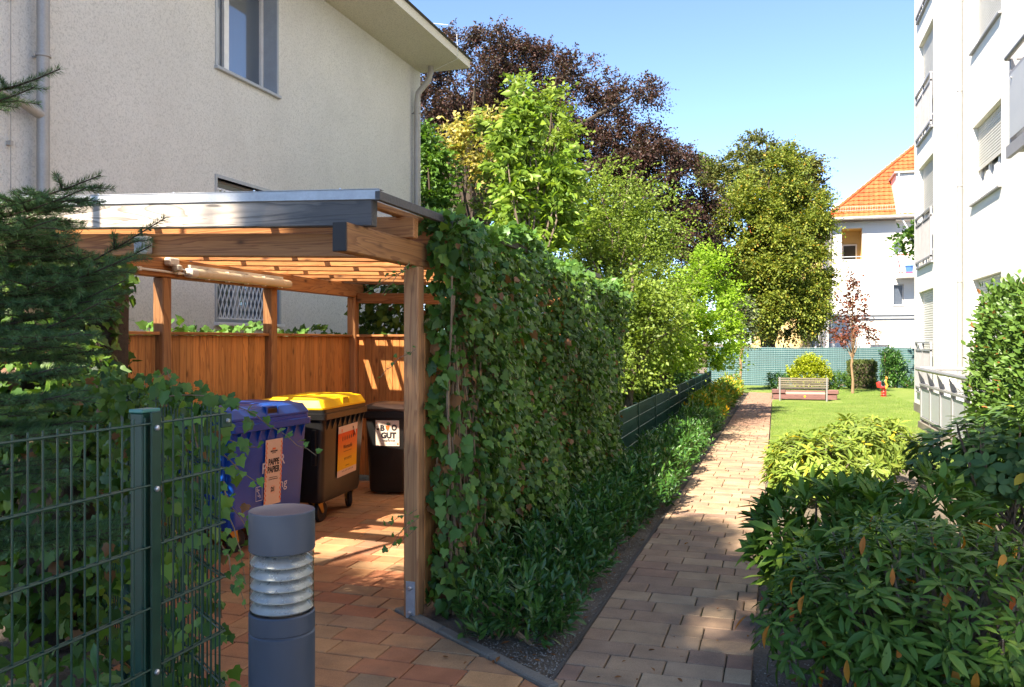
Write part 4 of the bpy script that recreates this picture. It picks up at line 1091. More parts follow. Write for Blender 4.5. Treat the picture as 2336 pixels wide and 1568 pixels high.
bio = thing('food_waste_bin', 'narrow brown food-waste bin with white BIO GUT sticker in the shelter corner', 'bin', (-4.24, 8.95, .012), rad(12), 'bins in the shelter')
b_ = MB().loft([ring(.40, .42, .03, .05), ring(.42, .44, .06, .05), ring(.49, .53, .92, .045)]).build('body', M['black'], bio, False, True)
MB().loft([ring(.49, .53, .86, .045), ring(.535, .575, .87, .04), ring(.54, .58, .945, .04), ring(.50, .54, .947, .04)]).build('rim', M['black'], b_, False)
ld = MB().loft([ring(.54, .59, .95, .05), ring(.545, .595, .975, .05), ring(.49, .52, 1.015, .06), ring(.36, .38, 1.03, .08)]).build('lid', M['brownlid'], bio, False, True)
MB().tube([(-.2, .31, .96), (-.2, .34, 1.0), (.2, .34, 1.0), (.2, .31, .96)], .014, 8).build('handle', M['black'], bio, False, True)
for s in (-1, 1): MB().lathe([(.03, -.02), (.09, -.024), (.1, -.012), (.1, .012), (.09, .024), (.03, .02)], 20, Matrix.Translation((s*.235, .22, .10)) @ Matrix.Rotation(rad(90), 4, 'Y')).build('wheel', M['rubber'], bio, False, True)
e = MB().cbox((-.135, -.002, -.145), (.135, .002, .145), .001).mesh('sticker', M['paperwhite'])
sb_ = bpy.data.objects.new('sticker', e); COL.objects.link(sb_); sb_.parent = bio; sb_.location = (.015, -.2615, .70); sb_.rotation_euler = (rad(3), 0, 0)
ty = -.0032
text('B', .088, M['ink'], sb_, (-.058, ty, .055), bold=.005); text('O', .088, M['ink'], sb_, (.078, ty, .06), bold=.005, sx=.85); text('GUT', .088, M['ink'], sb_, (.012, ty, -.028), bold=.005, sx=.95)
text('Sehr wertvoll', .026, M['ink'], sb_, (.012, ty, -.085), bold=.001); fine_print(sb_, (.055, -.122), .08, .004)
cr = MB().add([(-.022, ty, .082), (-.012, ty, .088), (.002, ty, .084), (.016, ty, .09), (.026, ty, .08), (.022, ty, .052), (.004, ty, .018), (-.016, ty, .05)], [tuple(range(8))[::-1]])
cr.build('carrot_print', M['inkred'], sb_, False)
cg = MB()
for a, L0 in ((-28, .036), (-6, .05), (18, .052), (40, .055), (58, .05)):
    dx_, dz_ = math.sin(rad(a)), math.cos(rad(a)); cg.add([(.002, ty, .084), (.002+dx_*L0*.6+dz_*.005, ty, .084+dz_*L0*.6-dx_*.005), (.002+dx_*L0, ty, .084+dz_*L0), (.002+dx_*L0*.6-dz_*.005, ty, .084+dz_*L0*.6+dx_*.005)], [(0, 1, 2, 3)])
cg.build('carrot_leaves_print', M['inkgreen'], sb_, False)
MB().box((.108, ty-.0004, -.13), (.126, ty, -.112)).build('print_mark', M['inkred'], sb_, False)
bs = MB(); bs.add([(-.13, ty, .05), (-.098, ty, .058), (-.09, ty, .045), (-.105, ty, .03), (-.12, ty, .035)], [(0, 1, 2, 3, 4)][0:1]); bs.add([(.0, ty, -.075), (.012, ty, -.062), (.022, ty, -.076)], [(0, 1, 2)]); bs.add([(-.03, ty, -.088), (-.012, ty, -.078), (.0, ty, -.09), (-.016, ty, -.098)], [(0, 3, 2, 1)])
bs.f = [f for f in bs.f] ; bs.build('bird_print', M['ink'], sb_, False)

# ================================================================ bollard light
bp = Vector((-1.36, 2.14, 0)); bo = thing('bollard_light', 'round anthracite bollard light with white louvre rings beside the wire fence', 'bollard light', bp)
T = Matrix.Translation(bp); R = .093
MB().lathe([(R+.001, .0), (R, .01), (R, .915), (R-.003, .918), (R-.003, .921), (R, .924), (R, .972), (R-.004, .976)], 48, T).build('column', M['anth'], bo, smooth=True)
MB().lathe([(R-.004, 1.149), (R, 1.153), (R, 1.262), (R-.002, 1.264)], 48, T).build('cap', M['anth'], bo, smooth=True)
for i in range(5):
    z = .988 + i*.0325
    MB().lathe([(.050, z+.002), (R-.007, z-.006), (R-.004, z-.002), (R-.012, z+.010), (.062, z+.021), (.050, z+.022)], 40, T).build('louvre', M['louvre'], bo, smooth=True)
MB().lathe([(.045, .977), (.045, 1.149)], 24, T).build('lamp_core', M['louvre'], bo, smooth=True)
g_ = MB().lathe([(R-.0025, .977), (R-.0025, 1.149)], 48, T); g_.f = g_.f[:-2]; g_.build('glass', M['clear'], bo, smooth=True)

# ================================================================ wire mesh fences
def mesh_fence(t, p0, p1, top, zb=.05, wires=True, dbl=True, first=0, r=.0032, pitch=.05, rows=None, mat=M['green']):
    p0 = Vector((*p0, 0)); p1 = Vector((*p1, 0)); d = (p1-p0); L = d.length; d.normalize(); nrm = Vector((-d.y, d.x, 0))
    hz = rows or [top-.02-.2*k for k in range(int((top-.05)/.2)+1)]
    def vbar():
        return MB().tube([(0, 0, zb), (0, 0, top)], r, 6).mesh('vertical_bar', mat)
    me = vbar(); s = first
    while s <= L:
        o = bpy.data.objects.new('vertical_bar', me); COL.objects.link(o); o.parent = t; o.location = p0 + d*s - t.location; s += pitch
    mh = {}
    for z in hz:
        for sd in ((-1, 1) if dbl else (1,)):
            b = MB().tube([(0, 0, 0), (d.x*L, d.y*L, 0)], r*1.15, 6).mesh('horizontal_bar', mat) if not mh else mh[0]; mh[0] = b
            o = bpy.data.objects.new('horizontal_bar', b); COL.objects.link(o); o.parent = t; o.location = p0 + nrm*sd*(r*2.1) + Vector((0, 0, z)) - t.location
def fence_post(t, x, y, top, mat=M['green'], cover=0, w=.06, d=.04):
    p = MB().cbox((x-d/2, y-w/2, 0), (x+d/2, y+w/2, top), .004).build('post', mat, t)
    MB().cbox((x-d/2-.003, y-w/2-.003, top), (x+d/2+.003, y+w/2+.003, top+.012), .003).build('cap', M['greenlight'], p)
    if cover:
        c = MB().cbox((x+cover*(d/2+.018)-.004, y-.022, .02), (x+cover*(d/2+.018)+.004, y+.022, top+.003), .003).build('clamp_bar', mat, t)
        for z in (top-.05, top-.25, top-.85): MB().lathe([(.010, 0), (.009, .006), (.004, .009)], 12, Matrix.Translation((x+cover*(d/2+.022), y, z)) @ Matrix.Rotation(rad(90*cover), 4, 'Y')).build('bolt', M['steel'], c)
FX, FT = -1.95, 1.50
f1 = thing('wire_fence', 'dark green double-bar wire fence with bolted post next to the bollard light', 'fence', (FX, 1.9, 0))
mesh_fence(f1, (FX, .5), (FX, 2.29), FT, first=.02); mesh_fence(f1, (FX, 2.335), (FX, 2.68), FT, first=.02)
fence_post(f1, FX-.035, 2.31, FT+.015, cover=1, w=.08, d=.05)
f2 = thing('return_fence', 'ivy-grown green wire fence running back from the bollard light to the shelter', 'fence', (FX, 2.69, 0))
mesh_fence(f2, (FX-.02, 2.70), (-3.15, 3.55), FT-.005, first=.03); mesh_fence(f2, (-3.19, 3.58), (-4.3, 4.35), FT-.005, first=.03)
fence_post(f2, -3.17, 3.565, FT-.02, w=.05, d=.05)
MB().cbox((FX-.004, 2.66, FT-.07), (FX+.008, 2.72, FT-.02), .003).build('corner_clip', M['green'], f2); MB().lathe([(.009, 0), (.007, .008)], 10, Matrix.Translation((FX+.009, 2.69, FT-.045)) @ Matrix.Rotation(rad(90), 4, 'Y')).build('bolt', M['steel'], f2)

# green privacy fence along the bed
wire_m = m_plain('pale_worn_wire', (.20, .30, .27), .4, .2)
pf = thing('privacy_fence', 'low dark green privacy fence with horizontal strips along the laurel bed', 'fence', (-2.07, 18, 0))
PX = -2.07; PT = .78; sp_ = 1.97; n_ = 9; y0 = 11.35
cm_ = MB().cbox((-.006, -.018, .02), (.006, .018, PT+.01), .003).mesh('clamp_bar', M['green'])
for i in range(n_):
    ya = y0 + i*sp_; yb = ya + sp_
    fence_post(pf, PX-.04, ya, PT-.01, w=.05, d=.05)
    o = bpy.data.objects.new('clamp_bar', cm_); COL.objects.link(o); o.parent = pf; o.location = Vector((PX+.02, ya, 0)) - pf.location
    for k in range(4):
        z0 = PT-.012-.19*(k+1)+.004; z1 = PT-.012-.19*k-.004
        s_ = MB(); m = 40
        for j in range(m+1):
            yy = ya+.025+(sp_-.05)*j/m; xx = PX + (.004 if j % 2 else -.002)
            s_.v += [(xx, yy, z0), (xx, yy, z1)]
        s_.f = [(2*j, 2*j+2, 2*j+3, 2*j+1) for j in range(m)]
        s_.build('privacy_strip', M['strip'], pf)
    for k in range(5):
        z = PT-.012-.19*k
        for sd in (-1, 1): MB().tube([(PX+sd*.009, ya+.01, z), (PX+sd*.009, yb-.01, z)], .0045, 5).build('wire', wire_m, pf)
    vb = MB()
    for yy in np.arange(ya+.05, yb-.02, .05): vb.tube([(PX+.0105, yy, .04), (PX+.0105, yy, PT)], .0022, 4)
    kind(vb.build('vertical_wires', M['green'], pf), 'stuff')
fence_post(pf, PX-.04, y0+n_*sp_, PT-.01, w=.05, d=.05)

# woven screen across the back of the lawn
sf = thing('screen_fence', 'blue-green woven screen fence across the back of the lawn', 'screen fence', (2, 34.6, 0))
pts = [(-2.6, 34.4), (2.2, 34.55), (3.05, 34.7), (5.2, 34.35), (9.5, 34.3)]
def poly_at(s):
    for a, b in zip(pts, pts[1:]):
        L = math.hypot(b[0]-a[0], b[1]-a[1])
        if s <= L: return a[0]+(b[0]-a[0])*s/L, a[1]+(b[1]-a[1])*s/L
        s -= L
    return pts[-1]
TL = sum(math.hypot(b[0]-a[0], b[1]-a[1]) for a, b in zip(pts, pts[1:]))
topz = lambda s: 1.49 + .02*math.sin(s*1.3) + .012*math.sin(s*3.1)
m_ = 520; sm = MB()
for j in range(m_+1):
    s = TL*j/m_; x, y = poly_at(s); y += .008*math.sin(j*1.7) + .03*math.sin(s*1.9)
    sm.v += [(x, y, .0), (x, y, topz(s))]
sm.f = [(2*j, 2*j+2, 2*j+3, 2*j+1) for j in range(m_)]
sm.build('screen_mat', M['screen'], sf)
thr = m_plain('pale_binding_thread', (.27, .34, .34), .7)
for k in range(19):
    z = .06 + k*.079; q = MB()
    q.tube([(lambda s: (poly_at(s)[0], poly_at(s)[1]-.022+.03*math.sin(s*1.9), z + .012*math.sin(s*1.3+k*.2) + .005*math.sin(s*4+k)))(TL*j/90) for j in range(91)], .0055, 4)
    q.build('binding_thread', thr, sf)
for s in (.3, 2.3, 4.3, 5.65, 7.4, 9.4, 11.5):
    x, y = poly_at(s); MB().box((x-.02, y+.04, 0), (x+.02, y+.09, 1.56)).build('post', M['green'], sf)

# ================================================================ bench, sandbox, spring rocker
bn = thing('park_bench', 'slatted park bench seen from behind at the sandbox', 'bench', (.75, 25.95, 0))
bx_ = (.06, 1.44)
for i in range(5): 
    z = .39 + i*.063; MB().cbox((bx_[0], 25.80-.012*i, z), (bx_[1], 25.825-.012*i, z+.044), .004).build('back_slat', M['benchwood'], bn)
for i in range(5): MB().cbox((bx_[0], 25.86+i*.085, .335), (bx_[1], 25.93+i*.085, .36), .004).build('seat_slat', M['benchwood'], bn)
for x in (bx_[0]+.05, bx_[1]-.05):
    MB().beam((x, 25.86, .012), (x, 25.76, .70), .04, .035, up=(0, 1, 0)).build('leg', M['rail'], bn); MB().beam((x, 26.27, .012), (x, 26.25, .36), .04, .035, up=(0, 1, 0)).build('leg', M['rail'], bn)
    MB().beam((x, 25.84, .315), (x, 26.3, .315), .04, .035).build('seat_bearer', M['rail'], bn)
sx = thing('sandbox', 'brown timber sandbox with pale sand behind the bench', 'sandbox', (.8, 27.6, 0))
for (lo, hi) in (((-.08, 26.62, .0), (1.72, 26.80, .17)), ((-.08, 28.5, 0), (1.72, 28.68, .17)), ((-.08, 26.802, 0), (.10, 28.498, .165)), ((1.54, 26.802, 0), (1.72, 28.498, .165))): MB().cbox(lo, hi, .02).build('timber', M['timber'], sx)
for (lo, hi) in (((-.12, 26.58, .172), (.28, 26.9, .30)), ((1.40, 26.58, .172), (1.76, 26.9, .30))): MB().cbox(lo, hi, .02).build('corner_seat', M['timber'], sx)
MB().box((.10, 26.8, .0), (1.54, 28.5, .12)).build('sand', m_plaster('pale_sand', (.50, .40, .27), (.38, .3, .2), .3, 90, .5), sx)
MB().lathe([(.028, 0), (.028, .01)], 12, Matrix.Translation((.82, 26.62, .10)) @ Matrix.Rotation(rad(90), 4, 'X')).build('badge', M['yellow'], sx)
sr = at(2016, 906, 26.5); sr.z = 0
sp2 = thing('spring_rocker', 'red and orange spring rocker standing on the lawn by the back shrubs', 'spring rocker', sr)
co = MB().tube([sr + Vector((.075*math.cos(k*.5), .075*math.sin(k*.5), .03+k*.0042)) for k in range(58)], .016, 6); co.build('spring', M['redpaint'], sp2, smooth=True)
MB().lathe([(.1, .014), (.1, .03)], 16, Matrix.Translation(sr)).build('base', M['redpaint'], sp2)
MB().cbox(sr + Vector((-.13, -.14, .27)), sr + Vector((.03, .14, .33)), .02).build('seat', M['redpaint'], sp2)
MB().tube([sr+Vector((-.13, 0, .30)), sr+Vector((-.15, 0, .42)), sr+Vector((-.09, .0, .47))], [.07, .08, .03], 10).build('seat_back', M['redpaint'], sp2, smooth=True)
for s in (-1, 1): MB().tube([sr+Vector((.04, s*.06, .25)), sr+Vector((.10, s*.07, .36)), sr+Vector((.05, s*.06, .46)), sr+Vector((.09, s*.06, .58)), sr+Vector((.07, s*.05, .63))], [.03, .03, .022, .026, .018], 8).build('side_panel', M['orangepaint'], sp2, smooth=True)
MB().tube([sr+Vector((.075, -.16, .585)), sr+Vector((.075, .16, .585))], .013, 8).build('handlebar', M['redpaint'], sp2)
sl = thing('stepping_slab', 'pale concrete slab edging at the corner of the terrace', 'slab', (2.4, 16.4, 0))
MB().cbox((2.1, 15.9, .016), (2.70, 16.9, .06), .01).build('slab', M['concrete'], sl); MB().cbox((2.2, 14.4, .016), (2.70, 15.6, .10), .01).build('slab', M['concrete'], sl)
# ================================================================ leaf materials
G = {}
G['ivy'] = m_leaf('ivy_leaf', [(.028, .076, .010), (.052, .118, .015), (.092, .175, .022), (.036, .086, .014), (.16, .26, .034)], rough=.42, spec=.3, trans=.22, odd=((.20, .085, .03), .03))
G['ivyfreshlit'] = m_leaf('young_and_sunlit_ivy_leaf', [(.06, .15, .035), (.10, .21, .05), (.13, .25, .06)], rough=.4, trans=.35)
G['deadleaf'] = m_leaf('dead_leaf', [(.26, .11, .04), (.18, .07, .03), (.34, .17, .07)], rough=.8, trans=.2, spec=.2)
G['rhodo'] = m_leaf('rhododendron_leaf', [(.040, .10, .014), (.062, .14, .02), (.10, .19, .028), (.05, .115, .018), (.17, .26, .04)], rough=.46, spec=.25, trans=.22)
G['rhodoold'] = m_leaf('orange_old_leaf', [(.50, .14, .02), (.58, .24, .03), (.42, .10, .02)], rough=.5, trans=.3)
G['rhodoyel'] = m_leaf('pale_rhododendron_leaf', [(.13, .21, .035), (.19, .27, .045), (.25, .31, .06), (.16, .24, .05)], rough=.38, trans=.3, odd=((.50, .40, .04), .05))
G['rhodoround'] = m_leaf('round_rhododendron_leaf', [(.045, .10, .03), (.07, .14, .042), (.10, .18, .04)], rough=.5, spec=.25, trans=.25, odd=((.45, .30, .03), .012))
G['laurel'] = m_leaf('laurel_leaf', [(.025, .085, .018), (.045, .125, .024), (.075, .175, .032), (.035, .10, .025)], rough=.32, spec=.4, trans=.22)
G['laurely'] = m_leaf('yellowing_laurel_leaf', [(.08, .17, .025), (.15, .24, .03), (.24, .29, .04)], rough=.32, trans=.3, odd=((.60, .33, .02), .14))
G['beech'] = m_leaf('copper_beech_leaf', [(.038, .021, .021), (.058, .030, .026), (.098, .048, .038), (.032, .023, .021), (.055, .048, .026)], rough=.45, trans=.25)
G['lime'] = m_leaf('lime_tree_leaf', [(.10, .155, .026), (.16, .215, .034), (.24, .275, .042), (.07, .11, .022), (.31, .30, .05)], rough=.5, trans=.3, odd=((.42, .25, .03), .02))
G['limedark'] = m_leaf('dark_tree_leaf', [(.065, .09, .024), (.10, .12, .03), (.15, .14, .035)], rough=.5, trans=.25)
G['column'] = m_leaf('cherry_leaf', [(.12, .22, .035), (.18, .30, .045), (.25, .36, .055), (.10, .19, .035)], rough=.42, trans=.4)
G['hornbeam'] = m_leaf('hornbeam_leaf', [(.10, .17, .032), (.16, .24, .042), (.21, .28, .05), (.085, .14, .03)], rough=.45, trans=.38)
G['bright'] = m_leaf('bright_maple_leaf', [(.17, .30, .035), (.24, .40, .04), (.30, .44, .055)], rough=.45, trans=.45)
G['yellow'] = m_leaf('yellow_maple_leaf', [(.40, .33, .10), (.48, .40, .15), (.24, .29, .07)], rough=.5, trans=.4)
G['green'] = m_leaf('plain_green_leaf', [(.05, .12, .022), (.08, .17, .03), (.12, .22, .04)], rough=.45, trans=.32)
G['grey'] = m_leaf('grey_green_leaf', [(.07, .10, .05), (.11, .14, .07), (.15, .17, .09)], rough=.55, trans=.3)
G['redmaple'] = m_leaf('red_maple_leaf', [(.12, .035, .025), (.17, .055, .035), (.09, .028, .02)], rough=.45, trans=.3)
G['hedge'] = m_leaf('hedge_leaf', [(.05, .11, .022), (.09, .17, .032), (.13, .22, .045), (.06, .13, .03)], rough=.4, trans=.28, odd=((.30, .12, .04), .02))
G['clipped'] = m_leaf('clipped_hedge_leaf', [(.06, .085, .025), (.09, .12, .03)], rough=.5, trans=.25)
G['yshrub'] = m_leaf('golden_shrub_leaf', [(.30, .36, .03), (.40, .43, .04), (.24, .32, .03)], rough=.5, trans=.4)
G['needle'] = m_leaf('spruce_needle', [(.05, .115, .04), (.08, .16, .055), (.12, .21, .08)], rough=.5, trans=.1)
G['grass'] = m_leaf('grass_blade', [(.10, .19, .03), (.15, .25, .045), (.20, .27, .06)], rough=.6, trans=.35)

T_small = diamond_tmpl(.62, .14, .12); T_mid = leaf_tmpl(.5, 3, .15, .15); T_cherry = leaf_tmpl(.46, 3, .2, .35)
T_laurel = leaf_tmpl(.30, 4, .18, .10, .55); T_rhodo = leaf_tmpl(.28, 4, .16, .16, .52); T_rhodo2 = leaf_tmpl(.30, 4, .26, .30, .5); T_round = leaf_tmpl(.52, 4, .1, .1, .5)
T_ivy = ivy_tmpl(.08); T_ivy2 = ivy_tmpl(.30); T_ivy3 = ivy_tmpl(-.12)

# ================================================================ trees
def limbs(mb, base, top, ends, r0, rng, n=7):
    """trunk from base to top, with limbs from it to every end"""
    base = Vector(base); top = Vector(top); k = 8
    tr = [base + (top-base)*(i/k) + Vector((rng.normal()*r0*.5, rng.normal()*r0*.5, 0))*(1 if 0 < i < k else 0) for i in range(k+1)]
    mb.tube(tr, [r0*(1.25 if i == 0 else 1)*(1-.75*i/k) for i in range(k+1)], 9)
    for e in ends:
        e = Vector(e); h = min(max((e.z-base.z)*.55, .25*(top.z-base.z)), .92*(top.z-base.z)); f = h/(top.z-base.z)
        a = base + (top-base)*f; r = r0*(1-.75*f)*.55; m = a.lerp(e, .5) + Vector((0, 0, .12*(e-a).length)); m += Vector(rng.normal(size=3)*.06*(e-a).length)
        mb.tube([a, a.lerp(m, .5)+Vector((0, 0, .03)), m, m.lerp(e, .6), e], [r, r*.8, r*.6, r*.4, r*.15], 6)
def tree(name, label, base, top, ells, nspray, nl, size, mat, seed, slen=.6, droop=.3, r0=.12, bark='bark', nlimb=14, shell=.5, tm=T_small, group=None, upb=.35, spread=50, jitter=.4, clump=0.0, cat='tree', low=None, crad=.24):
    rng = np.random.default_rng(seed)
    t = thing(name, label, cat, base, 0, group)
    if clump:
        C, CD = blob_points(clump, ells, rng, shell); rr = np.mean([np.mean(e[1]) for e in ells])
        pick = rng.integers(0, len(C), nspray)
        off = rdirs(nspray, rng) * (rng.random((nspray, 1))**.5) * rr * crad
        P = C[pick] + off; D = unit(CD[pick]*.6 + unit(off)*.8)
    else:
        P, D = blob_points(nspray, ells, rng, shell); C = P
    D = unit(D + np.array([0, 0, upb]) + rng.normal(size=P.shape)*.35)
    L = sprays(P - D*slen*.4, D, slen*(1+rng.uniform(-.35, .35, len(P))), nl, size, rng, droop=droop, spread=spread, jitter=jitter)
    if low is not None:
        k = L[0][:, 2] > low; L = [x[k] for x in L]
    fol('crown', tm, L, mat, t)
    mb = MB(); ends = C[rng.choice(len(C), min(nlimb, len(C)), replace=False)]
    limbs(mb, base, top, ends, r0, rng)
    kind(mb.build('trunk', M[bark], t, smooth=True), 'thing')
    return t
def el(u, v, Z, ru, rv, rd=None):
    """ellipsoid seen at (u, v), ru by rv pixels, at depth Z"""
    c = at(u, v, Z); a = ru/1936*Z; b = rv/1936*Z
    return (tuple(c), (a, rd or a, b))
g0 = lambda u, Z: tuple(Vector((*at(u, 778, Z)[:2], 0)))

# copper beech towering behind the house
tree('copper_beech', 'huge dark copper beech rising behind the beige house', g0(1060, 34), (*at(1090, 200, 34),),
     [el(1060, 190, 34, 150, 110), el(1000, 330, 35, 110, 150), el(1190, 200, 34.5, 110, 110), el(1300, 240, 34, 130, 110), el(1400, 300, 33.5, 120, 110), el(1490, 380, 33, 105, 120), el(1560, 520, 33, 70, 70), el(1480, 520, 34, 110, 80), el(1600, 470, 33, 34, 70), el(1590, 560, 34, 60, 60), el(1530, 610, 34, 80, 60), el(1430, 360, 33, 120, 90), el(1150, 360, 36, 170, 130), el(1330, 420, 35, 160, 130), el(1545, 430, 33, 65, 110), el(1010, 110, 34, 70, 40), el(1120, 90, 34, 80, 36), el(1230, 110, 34.5, 60, 34), el(1470, 215, 34, 36, 50), el(1340, 130, 34, 28, 26)],
     19000, 9, .125, G['beech'], 21, slen=.9, droop=.5, r0=.5, nlimb=46, shell=.35, clump=720, jitter=.5)
tree('lime_tree', 'broad yellow-green lime tree standing beyond the back fence', g0(1760, 38), (*at(1755, 420, 38),),
     [el(1755, 420, 38, 95, 85), el(1690, 500, 37.5, 85, 85), el(1810, 480, 37.5, 85, 85), el(1740, 580, 37, 120, 110), el(1830, 600, 37, 70, 100), el(1660, 590, 38, 60, 90), el(1770, 690, 37, 105, 80), el(1830, 700, 37.5, 65, 60), el(1850, 540, 37, 42, 70), el(1845, 640, 37, 45, 60)],
     13000, 9, .15, G['lime'], 22, slen=.7, droop=.3, r0=.3, nlimb=26, shell=.55, clump=210, crad=.28)
tree('tall_tree', 'tall dull olive tree whose top rises behind the lime tree', g0(1760, 46), (*at(1750, 330, 46),),
     [el(1735, 330, 46, 45, 34), el(1700, 385, 46, 75, 55), el(1800, 380, 46, 80, 55), el(1845, 450, 46, 45, 65), el(1760, 440, 46.5, 120, 80), el(1650, 420, 47, 50, 55)],
     1900, 9, .19, G['limedark'], 23, slen=.8, r0=.3, nlimb=14, shell=.4, clump=110)
tree('dark_tree', 'dark shaded tree filling the gap below the lime tree crown', g0(1740, 41), (*at(1740, 600, 41),),
     [el(1720, 660, 41, 90, 90), el(1790, 720, 41, 80, 70), el(1660, 700, 41, 60, 80), el(1630, 600, 41, 60, 90)], 1900, 9, .2, G['limedark'], 43, slen=.7, r0=.25, nlimb=10, shell=.2, clump=80)
tree('poplar', 'pale distant poplar tip between the copper beech and the lime tree', g0(1607, 60), (*at(1607, 360, 60),), [el(1600, 390, 60, 14, 40), el(1622, 400, 60, 14, 36)], 260, 9, .26, G['hornbeam'], 44, slen=.7, r0=.2, nlimb=4, upb=1.4)
tree('young_cherry', 'slender upright young tree with large drooping bright leaves behind the ivy wall', g0(1215, 12.4), (*at(1195, 210, 12.4),),
     [el(1200, 260, 12.4, 34, 80), el(1175, 390, 12.4, 48, 100), el(1265, 410, 12.6, 46, 90), el(1200, 530, 12.6, 75, 90), el(1150, 330, 12.3, 30, 60), el(1275, 500, 12.8, 45, 80)],
     560, 8, .165, G['column'], 24, slen=.6, droop=.55, r0=.06, bark='barkgrey', nlimb=22, shell=.15, tm=T_cherry, upb=1.5, spread=62)
tree('yellow_maple', 'yellow autumn maple branches in front of the copper beech', g0(1090, 20), (*at(1090, 290, 20),),
     [el(1085, 300, 20, 70, 45), el(1150, 250, 20, 50, 60), el(1120, 360, 20, 60, 50), el(1040, 330, 20, 35, 40)], 330, 9, .15, G['yellow'], 25, slen=.6, r0=.12, nlimb=14, shell=.2, clump=50, upb=.2)
tree('maple', 'green maple crown mingled with the yellow maple behind the young cherry', g0(1190, 17), (*at(1190, 200, 17),),
     [el(1185, 215, 17, 55, 40), el(1245, 240, 17, 50, 60), el(1110, 280, 17, 40, 40), el(1150, 480, 17, 80, 100), el(1260, 330, 17, 60, 80)], 520, 9, .13, G['hornbeam'], 26, slen=.6, r0=.1, nlimb=14, shell=.2, clump=60)
tree('walnut', 'fresh green tree squeezed between the house corner and the beech trunk', g0(985, 19), (*at(985, 330, 19),),
     [el(985, 370, 19, 45, 50), el(990, 450, 19, 48, 60), el(965, 320, 19, 25, 50)], 420, 9, .15, G['green'], 27, slen=.6, droop=.5, r0=.1, nlimb=10, shell=.2, tm=T_small)
tree('hornbeam', 'feathery light green hornbeam with arching twigs above the ivy wall', g0(1400, 15), (*at(1380, 420, 15),),
     [el(1360, 440, 15, 65, 80), el(1440, 470, 15.5, 85, 85), el(1390, 560, 15, 120, 85), el(1500, 540, 16, 70, 85), el(1330, 520, 14.5, 60, 80), el(1450, 650, 15, 110, 80)],
     1250, 18, .074, G['hornbeam'], 28, slen=1.35, droop=.55, r0=.09, bark='barkgrey', nlimb=34, shell=.3, upb=.95, spread=46, jitter=.3)
tree('hornbeam', 'lower feathery hornbeam hanging over the privacy fence', g0(1440, 13.2), (*at(1440, 600, 13.2),),
     [el(1400, 680, 13.2, 95, 70), el(1480, 720, 13.6, 90, 70), el(1430, 770, 13.2, 80, 60), el(1410, 850, 13, 60, 50)], 760, 13, .085, G['hornbeam'], 29, slen=.85, droop=.4, r0=.07, bark='barkgrey', nlimb=22, shell=.25, upb=.45, low=.98)
tree('bright_maple', 'bright lime-green maple leaning over the far end of the privacy fence', (-2.65, 19.0, 0), (*at(1585, 620, 19.3),),
     [el(1590, 660, 19, 85, 75), el(1640, 730, 19, 55, 80), el(1560, 740, 18.5, 80, 70), el(1610, 600, 19, 50, 40), el(1500, 700, 18, 60, 60), el(1600, 795, 18.5, 85, 40), el(1510, 800, 17, 70, 45), el(1560, 660, 20, 70, 70), el(1545, 740, 20.5, 60, 50)], 2100, 9, .10, G['bright'], 30, slen=.6, r0=.1, nlimb=22, shell=.3, clump=90, low=1.1, tm=T_small)
tree('rowan', 'small grey-green tree with thin trunk at the end of the path', g0(1690, 29), (*at(1690, 690, 29),),
     [el(1690, 720, 29, 34, 55), el(1700, 770, 29, 26, 30), el(1665, 745, 29, 26, 40)], 260, 9, .12, G['grey'], 31, slen=.45, r0=.055, bark='stem', nlimb=12, shell=.2, low=1.45)
tree('red_maple', 'young red-leaved maple with thin trunk on the lawn', g0(1945, 28), (*at(1947, 640, 28),),
     [el(1945, 690, 28, 40, 40), el(1948, 740, 28, 50, 34), el(1920, 770, 28, 34, 16), el(1985, 770, 28, 26, 16), el(1945, 640, 28, 16, 24)], 150, 8, .13, G['redmaple'], 32, slen=.42, droop=.2, r0=.042, bark='stem', nlimb=18, shell=.1, upb=.4, tm=T_small)
tree('leafy_branch_tree', 'green tree whose branch tips show at the edge of the white building', g0(2150, 28), (*at(2150, 500, 28),),
     [el(2120, 540, 28, 60, 45), el(2070, 530, 28, 36, 22), el(2060, 570, 28, 26, 20), el(2170, 500, 28, 60, 60)], 150, 8, .2, G['green'], 33, slen=.5, r0=.07, nlimb=14, shell=.1)
